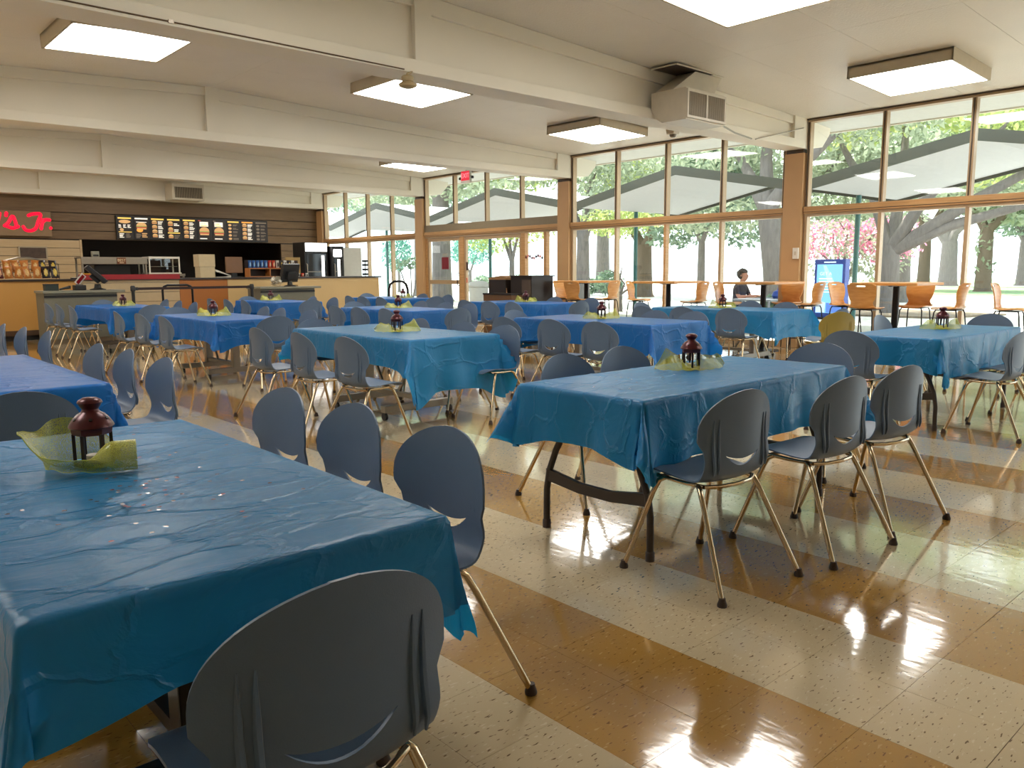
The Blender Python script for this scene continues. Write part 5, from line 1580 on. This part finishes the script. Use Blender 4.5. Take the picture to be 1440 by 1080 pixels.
# folded-plate walkway canopy
def canopy():
    t = structure('trim_20')
    mf = mat('canopy_fascia_green', srgb(74, 76, 66), 0.6); ms = mat('canopy_soffit_white', srgb(196, 196, 198), 0.7)
    P, S = 5.05, 6.15
    zp, zv = 3.58, 2.98
    nodes = []
    for k in range(-2, 6):
        nodes += [(P + S * k, zp), (P + S * (k + 0.5), zv)]
    for (a, b) in zip(nodes[:-1], nodes[1:]):
        th = 0.11
        MB().prism([(a[0], a[1] - th), (b[0], b[1] - th), (b[0], b[1]), (a[0], a[1])], 'x', 15.0, 19.3).build('roof_plate', ms, t)
        for X in (14.96, 19.3):
            MB().prism([(a[0], a[1] - 0.18), (b[0], b[1] - 0.18), (b[0], b[1] + 0.02), (a[0], a[1] + 0.02)], 'x', X, X + 0.04).build('fascia', mf, t)
    mp = mat('teal_post', srgb(60, 110, 108), 0.4)
    for k in range(-2, 6):
        y = P + S * (k + 0.5)
        MB().tube([(17.4, y, -0.03), (17.4, y, zv - 0.11)], 0.055, 12).build('canopy_post', mp, t, smooth=True)
canopy()

# trees
M_bark = mat('grey_bark', srgb(112, 106, 102), 0.9, var=0.5, scale=5, bump=1.0, bscale=9, stretch=(3, 3, 0.6))
M_bark2 = mat('brown_bark', srgb(100, 86, 72), 0.9, var=0.45, scale=5, bump=1.0, bscale=9, stretch=(3, 3, 0.6))
LV = {'grey': leaf_material('grey_green_leaf', srgb(128, 142, 118), srgb(188, 198, 168)), 'lime': leaf_material('lime_leaf', srgb(132, 156, 92), srgb(202, 210, 136), 0.5),  # greens greyed and paled to put veiling glare into the colour
      'dark': leaf_material('dark_green_leaf', srgb(104, 128, 112), srgb(158, 178, 150)), 'pink': leaf_material('pink_blossom', srgb(222, 110, 156), srgb(244, 178, 202)),
      'teal': leaf_material('teal_leaf', srgb(70, 130, 120), srgb(130, 180, 160))}
def foliage(clumps, n, size, seed):
    r = np.random.RandomState(seed)
    cl = np.array(clumps)
    wts = cl[:, 3] * cl[:, 4] * cl[:, 5]; wts = wts / wts.sum()
    idx = r.choice(len(cl), n, p=wts)
    d = r.normal(size=(n, 3)); d /= np.linalg.norm(d, axis=1)[:, None]
    rad = r.uniform(0.35, 1.0, n) ** 0.6
    c = cl[idx, :3] + d * rad[:, None] * cl[idx, 3:6]
    a = r.normal(size=(n, 3)); a /= np.linalg.norm(a, axis=1)[:, None]
    b = np.cross(a, r.normal(size=(n, 3))); b /= np.linalg.norm(b, axis=1)[:, None]
    s = size * r.uniform(0.6, 1.3, n)[:, None]
    v = np.empty((n, 4, 3))
    v[:, 0] = c - a * s; v[:, 1] = c + b * s * 0.45; v[:, 2] = c + a * s; v[:, 3] = c - b * s * 0.45
    f = np.arange(n * 4).reshape(n, 4)
    return v.reshape(-1, 3).tolist(), f.tolist()
def leaf_mesh(clumps, n, size, seed, m):
    V, F = foliage(clumps, n, size, seed)
    me = bpy.data.meshes.new('foliage'); me.from_pydata(V, [], F); me.materials.append(m)
    return me
def tree(label, x, y, r0, fork, branches, clumps, leaf, n, size, seed, bark=None, lean=(0, 0), group='park trees', name='tree'):
    """branches: list of (dx, dy, z) ends; clumps relative: (dx, dy, z, rx, ry, rz)"""
    t = thing(name, label, 'tree', (x, y, -0.03), 0, group)
    rr = random.Random(seed)
    top = Vector((lean[0], lean[1], fork))
    MB().tube([(0, 0, -0.1), (0, 0, 0.15), (lean[0] * 0.3, lean[1] * 0.3, fork * 0.4), (lean[0] * 0.75, lean[1] * 0.75, fork * 0.8), top], [r0 * 1.5, r0 * 1.12, r0, r0 * 0.92, r0 * 0.85], 12).build('trunk', bark or M_bark, t, smooth=True)
    for (dx, dy, z) in branches:
        e = Vector((dx, dy, z))
        m1 = top.lerp(e, 0.35) + Vector((rr.uniform(-.2, .2), rr.uniform(-.2, .2), 0.15 * (z - fork) * 0.3))
        m2 = top.lerp(e, 0.7) + Vector((rr.uniform(-.2, .2), rr.uniform(-.2, .2), 0.1))
        MB().tube([top - Vector((0, 0, r0 * 0.6)), m1, m2, e], [r0 * 0.7, r0 * 0.5, r0 * 0.35, r0 * 0.15], 8).build('branch', bark or M_bark, t, smooth=True)
    link('foliage', leaf_mesh(clumps, n, size, seed, LV[leaf]), t)
    return t
tree('big grey-barked tree with spreading limbs right of the blue kiosk', 24, 10.2, 0.3, 2.0, [(0.5, -4.5, 3.2), (-0.5, -3.0, 5.0), (0.3, 2.0, 5.5), (1.5, 0.5, 6.5), (0.2, -5.5, 4.8)],
     [(0, 1.5, 6.6, 2.5, 3.2, 1.7), (0, -3, 6.6, 2.5, 3.5, 1.8), (0.5, -6.5, 5.8, 2, 2.6, 1.6), (0, -5, 4.3, 1.6, 2.2, .8), (1, -2.0, 4.2, 1.6, 2.5, .7)], 'lime', 9880, 0.129, 21)
tree('pink-flowering tree behind the blue kiosk', 27, 12.9, 0.1, 0.9, [(0.5, 0.8, 2.6), (0, -1.2, 2.8), (-0.4, 0.2, 3.0), (0.3, 1.8, 2.4)], [(0, 0.6, 2.3, 1.0, 1.6, 0.75), (0.3, -1.2, 2.3, 1, 1.3, 0.8), (0, 1.9, 2.0, 0.8, 0.8, 0.6)], 'pink', 2850, 0.068, 5)
link('foliage', leaf_mesh([(0, 0.5, 2.0, 1.3, 2.0, 1.1), (0, -0.8, 1.8, 1.2, 1.4, 0.9)], 1300, 0.1, 6, LV['grey']), bpy.data.objects[[o.name for o in bpy.data.objects if o.get('label', '').startswith('pink-flowering')][0]])
tree('distant brown-trunked tree on the lawn, left of the right window post', 51, 19.6, 0.34, 3.4, [(0, -2, 7), (0, 2, 7)], [(0, 0, 8.0, 4, 5, 3), (0, -4, 5.2, 3, 3.2, 1.6), (0, 4.5, 5.2, 3, 3.4, 1.7)], 'grey', 10000, 0.2, 7, M_bark2)
tree('thick grey double-trunk tree farther across the lawn', 66, 23.6, 0.62, 3.4, [(0, -1.6, 5.0), (0.5, 1.2, 5.5), (0, 3, 6)], [(0, 0, 10, 5, 6.5, 3.4), (0, -5, 7.5, 3.5, 3.8, 2.2), (0, 5, 7, 3.5, 4, 2)], 'grey', 7220, 0.190, 8)
tree('ivy-clad tree right of the right window post', 50, 16.0, 0.4, 3.6, [(0, -2.5, 5.5), (0.5, 2, 6)], [(0, 0, 7, 4, 5, 2.8), (0, -4.5, 5.0, 3.2, 3.6, 2.2), (0, 0, 2.2, 0.62, 0.62, 1.8)], 'grey', 10000, 0.2, 9, M_bark2)
tree('far pale tree at the right edge of the park', 70, 19.5, 0.6, 3.6, [(0, -2.5, 5.5), (0.5, 2, 6)], [(0, 0, 6.2, 3.5, 4.5, 2.6), (0, -4, 5, 3, 3.5, 2)], 'dark', 5700, 0.231, 10)
tree('leaning thick grey tree just left of the near column', 22, 12.55, 0.36, 3.3, [(0.3, 2.2, 5.2), (0, -2.4, 5.6), (0.5, 0.8, 6.6)], [(0, 2.5, 5.9, 2.2, 2.8, 1.6), (0, -2.5, 6.2, 2.2, 2.6, 1.6), (0.4, 0, 7, 2.2, 3, 1.5), (0.5, 2.4, 3.1, 1.4, 1.9, 0.8), (0.8, 4.2, 3.6, 1.5, 1.5, 1.0)], 'grey', 9880, 0.116, 11, lean=(0.1, 0.55))
tree('slim pale tree at the middle of the central bay', 30, 20.9, 0.17, 2.6, [(0, 1.6, 5), (0, -1.6, 5)], [(0, 0, 5.0, 2, 2.4, 2.0), (0, 1.5, 3.2, 1.4, 1.6, 1.0), (0, -2, 3.4, 1.5, 1.6, 1.2), (0, 0, 8, 2.5, 3.2, 1.8)], 'dark', 8740, 0.150, 12)
tree('rough-barked tree behind the teal post of the central bay', 32, 25.7, 0.42, 2.6, [(0, 2, 5), (0, -2, 5)], [(0, 1.5, 4.4, 2.2, 2.6, 1.5), (0, -2.2, 4.2, 2.2, 2.2, 1.3), (0, 0, 7.5, 3, 4.2, 2.2)], 'lime', 8740, 0.163, 13, M_bark2)
tree('grey forked tree at the left of the central bay', 24, 22.4, 0.28, 2.6, [(0, -1.6, 4.2), (0.2, 1.5, 5.0), (0.5, -0.5, 6)], [(0, -1.6, 4.0, 1.6, 1.8, 0.9), (0, 0.5, 6.4, 2.4, 3.0, 1.9), (0, -2.8, 6, 2, 2.2, 1.6)], 'grey', 7220, 0.129, 14)
tree('bare-stemmed young shrub tree beside the left window post', 20, 17.0, 0.06, 0.6, [(0, 0.55, 1.35), (0, -0.7, 1.3), (0.2, 0.1, 1.5)], [(0, 0.3, 2.9, 1.0, 1.3, 0.45), (0, -0.9, 3.0, 0.9, 0.9, 0.4)], 'lime', 950, 0.095, 15)
tree('slender lime-green tree seen through the glass doors', 24, 26.7, 0.13, 1.8, [(0, 0.9, 3.4), (0, -0.9, 3.2), (0.2, 0.2, 3.8)], [(0, 0.9, 3.0, 1.2, 1.6, 0.95), (0, -0.8, 3.3, 1.2, 1.5, 0.8), (0, 2.4, 2.9, 0.8, 1.1, 0.7), (0, -2.2, 3.2, .8, .9, .5), (0, 0, 5.6, 1.5, 3, 1.0)], 'lime', 4370, 0.095, 16)
tree('broad grey trunk seen through the left entrance door', 22, 29.2, 0.42, 4.6, [(0, 2, 7), (0, -2, 7)], [(0, 0, 6.0, 2.6, 3.6, 1.6), (0, -3.6, 5.6, 2.2, 2.6, 1.4), (0, 3, 5.4, 2, 2.4, 1.4), (0, 6, 5.8, 2, 2.4, 1.4)], 'grey', 7220, 0.150, 17)
tree('small hazy tree behind the litter bin', 34, 42.0, 0.12, 1.3, [(0, 0.9, 2.6), (0, -0.9, 2.6)], [(0, 0, 2.7, 1.4, 1.9, 1.0)], 'teal', 1710, 0.109, 18)
tree('tall dark tree beyond the far left windows', 26, 36.5, 0.3, 3.6, [(0, 2, 6), (0, -2, 6)], [(0, 0, 6.2, 3, 4, 1.7), (0, -4, 6.2, 2.5, 3, 1.6), (0, 4, 6.2, 2.4, 3, 1.7), (0, 8, 6.6, 2.4, 3, 1.7)], 'dark', 7980, 0.170, 19)
tree('pale turquoise tree seen through the far left windows', 30, 44.5, 0.1, 1.6, [(0, 0.6, 2.6), (0, -0.6, 2.8)], [(0, 0.2, 2.6, 0.9, 1.3, 1.3)], 'teal', 1330, 0.122, 20)
tree('large lime-green crown filling the upper right panes', 33, 6.0, 0.4, 3.5, [(0, 2.5, 6), (0, -2.5, 6)], [(0, 1, 7, 3, 4.2, 2.4), (0, -3.5, 6.4, 3, 3, 2), (-1, 3.5, 6, 2, 2.4, 1.5)], 'lime', 8740, 0.163, 22)
tree('dense grey-green tree behind the pink-flowering one', 33, 13.5, 0.3, 3.0, [(0, 2, 5.5), (0, -2, 5.5)], [(0, 0, 5.6, 2.4, 3.4, 1.8), (0, 3, 4.6, 2, 2.4, 1.5), (0, -3.2, 5.4, 2, 2.6, 1.7), (0, 1.5, 3.2, 1.6, 2.4, 1.0)], 'grey', 9000, 0.13, 41)
tree('broad grey-green tree between the near column and slim pale tree', 31, 17.2, 0.26, 3.4, [(0, 2, 6), (0, -2, 6)], [(0, 0, 6.2, 2.4, 3.6, 2.0), (0, 3, 5.4, 2, 2.4, 1.5), (0, -3.2, 5.6, 2, 2.6, 1.7)], 'grey', 8000, 0.14, 42)
tree('big grey-green crown high above the canopy at centre', 36, 32, 0.4, 4.5, [(0, 2.5, 7), (0, -2.5, 7)], [(0, 0, 8.6, 3.5, 5, 2.4), (0, -5, 8.2, 3, 4, 2.2)], 'grey', 6840, 0.204, 23)
def shrub(label, x, y, s, leaf, seed, n=500):
    t = thing('shrub', label, 'shrub', (x, y, -0.03), 0, 'garden shrubs')
    MB().tube([(0, 0, 0), (0.02, 0.03, s * 0.5)], [0.04, 0.02], 6).build('stem', M_bark, t)
    link('foliage', leaf_mesh([(0, 0, s * 0.65, s * 0.75, s * 0.75, s * 0.6)], n, 0.12, seed, LV[leaf]), t)
shrub('round shrub, smaller of the two beyond the central bay', 32, 29.4, 0.75, 'dark', 31)
shrub('round shrub, taller of the two beyond the central bay', 32, 28.0, 1.1, 'dark', 32, 700)
shrub('low shrub left of the slender lime tree', 36, 43.2, 0.9, 'dark', 33)
shrub('low shrub right of the slender lime tree', 36, 39.5, 0.9, 'dark', 34)
shrub('low green hedge behind the wooden stools', 21, 12.2, 0.45, 'dark', 36, 400)
t = thing('oleander', 'leggy shrub with bare stems and dark leaf tufts, left of the entrance', 'shrub', (19.5, 28.0, -0.03))
for (dx, dy, z) in ((0.0, 0.9, 1.55), (0.1, 0.2, 1.6), (0, -0.5, 1.5)):
    MB().tube([(0, 0, 0), (dx * 0.5, dy * 0.5, z * 0.5), (dx, dy, z)], [0.035, 0.03, 0.02], 6).build('stem', M_bark, t)
link('foliage', leaf_mesh([(0, 0.9, 1.6, 0.3, 0.35, 0.25), (0.1, 0.2, 1.7, 0.3, 0.35, 0.25), (0, -0.5, 1.6, 0.3, 0.35, 0.22)], 260, 0.1, 35, LV['dark']), t)

# blue display kiosk outside
t = thing('display_kiosk', 'free-standing blue display kiosk with a lit poster outside the right bay', 'kiosk', (20.6, 10.24, -0.03), 0.0)
mk = mat('kiosk_blue', srgb(24, 62, 150), 0.4)
MB().box(-0.12, 0.12, -0.42, 0.42, 0.05, 1.58).build('cabinet', mk, t, bevel=0.01)
MB().box(-0.2, 0.2, -0.45, 0.45, 0, 0.05).build('foot_plate', M_blackmetal, t)
MB().box(-0.125, -0.12, -0.35, 0.35, 0.17, 1.45).build('poster', emit('poster_cyan', (0.22, 0.55, 0.95), 1.1), t)
el = emit('poster_white', (0.75, 0.95, 1.0), 1.3)
MB().prism([(-0.02, 0.8), (0.1, 1.42), (0.18, 1.42), (-0.3, 0.7)], 'x', -0.128, -0.125).build('light_beam', emit('poster_pale', (0.45, 0.9, 1.0), 1.1), t)
MB().prism([(0.34, 0.18), (0.1, 0.18), (0.08, 0.45), (0.34, 0.5)], 'x', -0.128, -0.125).build('pale_panel', emit('poster_sand', (0.6, 0.72, 0.85), 1.0), t)
MB().prism([(0.06, 0.18), (-0.34, 0.18), (-0.34, 0.4), (0.06, 0.44)], 'x', -0.128, -0.125).build('blue_panel', emit('poster_blue', (0.12, 0.25, 0.75), 0.9), t)
link('lettering', text_mesh('GET A', 0.12, 0.0005, el), t, (-0.13, 0.1, 1.2), (PI / 2, 0, -PI / 2))
for k in range(6):
    wd = (0.36, 0.4, 0.3, 0.36, 0.3, 0.38)[k]
    MB().box(-0.13, -0.126, 0.28 - wd, 0.28, 1.06 - 0.07 * k, 1.085 - 0.07 * k).build('text_line', el, t)
MB().box(-0.13, -0.12, -0.16, 0.16, 1.49, 1.52).build('title_bar', el, t)

# litter bin outside the doors
t = thing('litter_bin', 'pale grey round litter bin outside the entrance', 'bin', (15.5, 18.75, -0.03))
mb = mat('pale_bin', srgb(170, 172, 170), 0.6)
MB().lathe([(0.2, 0), (0.26, 0.04), (0.29, 0.8), (0.3, 0.84), (0.28, 0.86), (0, 0.86)], 24).build('barrel', mb, t, smooth=True)
MB().lathe([(0.32, 0.86), (0.33, 0.9), (0.27, 1.0), (0.12, 1.04), (0, 1.05)], 24).build('lid', mb, t, smooth=True)

# person sitting at a patio table outside
def person():
    t = thing('person', 'person with short dark curly hair sitting outside, dark top, forearms forward', 'person', (14.9, 9.42, -0.03), PI)
    bm = bmesh.new()
    lay = bm.verts.layers.skin.verify()
    def v(p, r):
        q = bm.verts.new(p); q[lay].radius = (r, r); return q
    pel = v((0, 0, 0.53), 0.135); pel[lay].use_root = True
    wa = v((0, 0.0, 0.7), 0.12); ch = v((0, 0.03, 0.9), 0.14); nb = v((0, 0.06, 1.04), 0.065); nk = v((0, 0.08, 1.09), 0.048)
    h1 = v((0, 0.105, 1.16), 0.075); h2 = v((0, 0.105, 1.235), 0.088); h3 = v((0, 0.1, 1.29), 0.06)
    ch2 = v((0, 0.185, 1.135), 0.035)
    for a, b in ((pel, wa), (wa, ch), (ch, nb), (nb, nk), (nk, h1), (h1, h2), (h2, h3), (h1, ch2)): bm.edges.new((a, b))
    for s in (-1, 1):
        sh = v((s * 0.165, 0.04, 0.98), 0.062); el_ = v((s * 0.215, 0.13, 0.76), 0.045); wr = v((s * 0.13, 0.35, 0.77), 0.031); pa = v((s * 0.115, 0.41, 0.775), 0.034)
        for a, b in ((ch, sh), (sh, el_), (el_, wr), (wr, pa)): bm.edges.new((a, b))
        for k in range(4):
            f1 = v((s * (0.085 + 0.02 * k), 0.455 + 0.006 * (1.5 - abs(k - 1.5)), 0.772), 0.0095); f2 = v((s * (0.083 + 0.02 * k), 0.485 + 0.012 * (1.5 - abs(k - 1.5)), 0.76), 0.008)
            bm.edges.new((pa, f1)); bm.edges.new((f1, f2))
        th = v((s * 0.07, 0.42, 0.78), 0.011); th2 = v((s * 0.05, 0.45, 0.775), 0.009)
        bm.edges.new((pa, th)); bm.edges.new((th, th2))
        hp = v((s * 0.09, 0.03, 0.52), 0.1); kn = v((s * 0.11, 0.44, 0.5), 0.066); an = v((s * 0.11, 0.42, 0.12), 0.042); to = v((s * 0.12, 0.58, 0.06), 0.04)
        for a, b in ((pel, hp), (hp, kn), (kn, an), (an, to)): bm.edges.new((a, b))
    me = bpy.data.meshes.new('body'); bm.to_mesh(me); bm.free()
    o = bpy.data.objects.new('tmp', me); COL.objects.link(o)
    md = o.modifiers.new('s', 'SKIN'); md.use_smooth_shade = True
    o.modifiers.new('u', 'SUBSURF').levels = 2
    o.modifiers['u'].render_levels = 2
    dg = bpy.context.evaluated_depsgraph_get()
    r = bpy.data.meshes.new_from_object(o.evaluated_get(dg)); bpy.data.objects.remove(o)
    r.materials.clear()
    for m in (mat('skin', srgb(176, 122, 100), 0.55), mat('dark_top', srgb(44, 34, 40), 0.8), mat('dark_jeans', srgb(40, 48, 66), 0.8), mat('dark_shoe', srgb(30, 28, 28), 0.6)): r.materials.append(m)
    for p in r.polygons:
        c = p.center
        i = 0
        if c.z < 0.13: i = 3
        elif c.z < 0.62 and not (c.y > 0.3 and c.z > 0.68): i = 2
        elif c.z < 1.05 and c.y < 0.2 and abs(c.x) < 0.17 or (c.z > 0.82 and c.z < 1.05): i = 1
        p.material_index = i
        p.use_smooth = True
    link('body', r, t)
    # hair: lumpy cap
    hb = bmesh.new()
    bmesh.ops.create_icosphere(hb, subdivisions=4, radius=0.118)
    for q in hb.verts:
        d = q.co.normalized()
        k = 1 + 0.14 * noise.noise(d * 6.0) + 0.07 * noise.noise(d * 15)
        q.co = q.co * k
        if d.y > 0.35 and d.z < 0.25: q.co *= 0.62
        q.co.z *= 1.0
    hm = bpy.data.meshes.new('hair'); hb.to_mesh(hm); hb.free()
    hm.materials.append(mat('dark_curly_hair', srgb(34, 26, 24), 0.8, bump=0.8, bscale=60))
    hm.polygons.foreach_set('use_smooth', [True] * len(hm.polygons))
    link('hair', hm, t, (0, 0.075, 1.235))
    for s in (-1, 1):
        MB().lathe([(0, -0.008), (0.008, 0), (0, 0.008)], 8, (s * 0.032, 0.192, 1.215)).build('eye', M_black, t, smooth=True)
        MB().lathe([(0, -0.028), (0.012, -0.01), (0.014, 0.012), (0, 0.026)], 8, (s * 0.098, 0.1, 1.2)).build('ear', mat('skin', (0, 0, 0)), t, smooth=True)
    MB().tube([(0, 0.19, 1.215), (0, 0.215, 1.185), (0, 0.19, 1.175)], [0.008, 0.013, 0.01], 8).build('nose', mat('skin', (0, 0, 0)), t, smooth=True)
    MB().tube([(-0.022, 0.196, 1.15), (0, 0.204, 1.148), (0.022, 0.196, 1.15)], 0.005, 6).build('mouth', mat('lips', srgb(140, 80, 74), 0.5), t, smooth=True)
person()
t = thing('patio_bench', 'grey bench under the person outside', 'bench', (14.9, 9.46, -0.03))
mg = mat('patio_grey', srgb(120, 126, 134), 0.6)
MB().box(-0.6, 0.6, -0.2, 0.2, 0.36, 0.41).build('seat_board', mg, t, bevel=0.006)
for x in (-0.5, 0.5):
    MB().box(x - 0.03, x + 0.03, -0.17, 0.17, 0, 0.36).build('bench_leg', mg, t)
t = thing('patio_table', 'grey patio table in front of the person outside', 'table', (14.9, 8.72, -0.03))
MB().box(-0.65, 0.65, -0.42, 0.42, 0.7, 0.74).build('tabletop', mg, t, bevel=0.006)
for x in (-0.5, 0.5):
    for y in (-0.3, 0.3):
        MB().tube([(x, y, 0), (x, y, 0.7)], 0.025, 8).build('leg', mg, t)
t = thing('open_book', 'white open book lying on the patio table outside', 'book', (14.85, 9.02, 0.71))
MB().prism([(-0.16, 0.004), (0.0, 0.012), (0.16, 0.004), (0.16, 0.014), (0.0, 0.022), (-0.16, 0.014)], 'y', -0.1, 0.1).build('pages', mat('white_paper', srgb(210, 204, 190), 0.7), t)
MB().box(-0.165, 0.165, -0.105, 0.105, 0, 0.005).build('cover', mk, t)
t = thing('blue_bag', 'blue cloth bag lying on the patio table outside', 'bag', (14.9, 8.5, 0.71))
MB().lathe([(0, 0), (0.12, 0), (0.15, 0.06), (0.12, 0.14), (0.05, 0.17), (0, 0.17)], 14, (0, 0, 0), 1.2, 0.8).build('bag_body', mk, t, smooth=True)
MB().tube([(-0.06, 0, 0.15), (-0.03, 0, 0.22), (0.03, 0, 0.22), (0.06, 0, 0.15)], 0.008, 6).build('strap', mk, t, smooth=True)

for o in bpy.data.objects:
    if o.get('label'):
        o['label'] = o['label'].replace('  ', ' ')
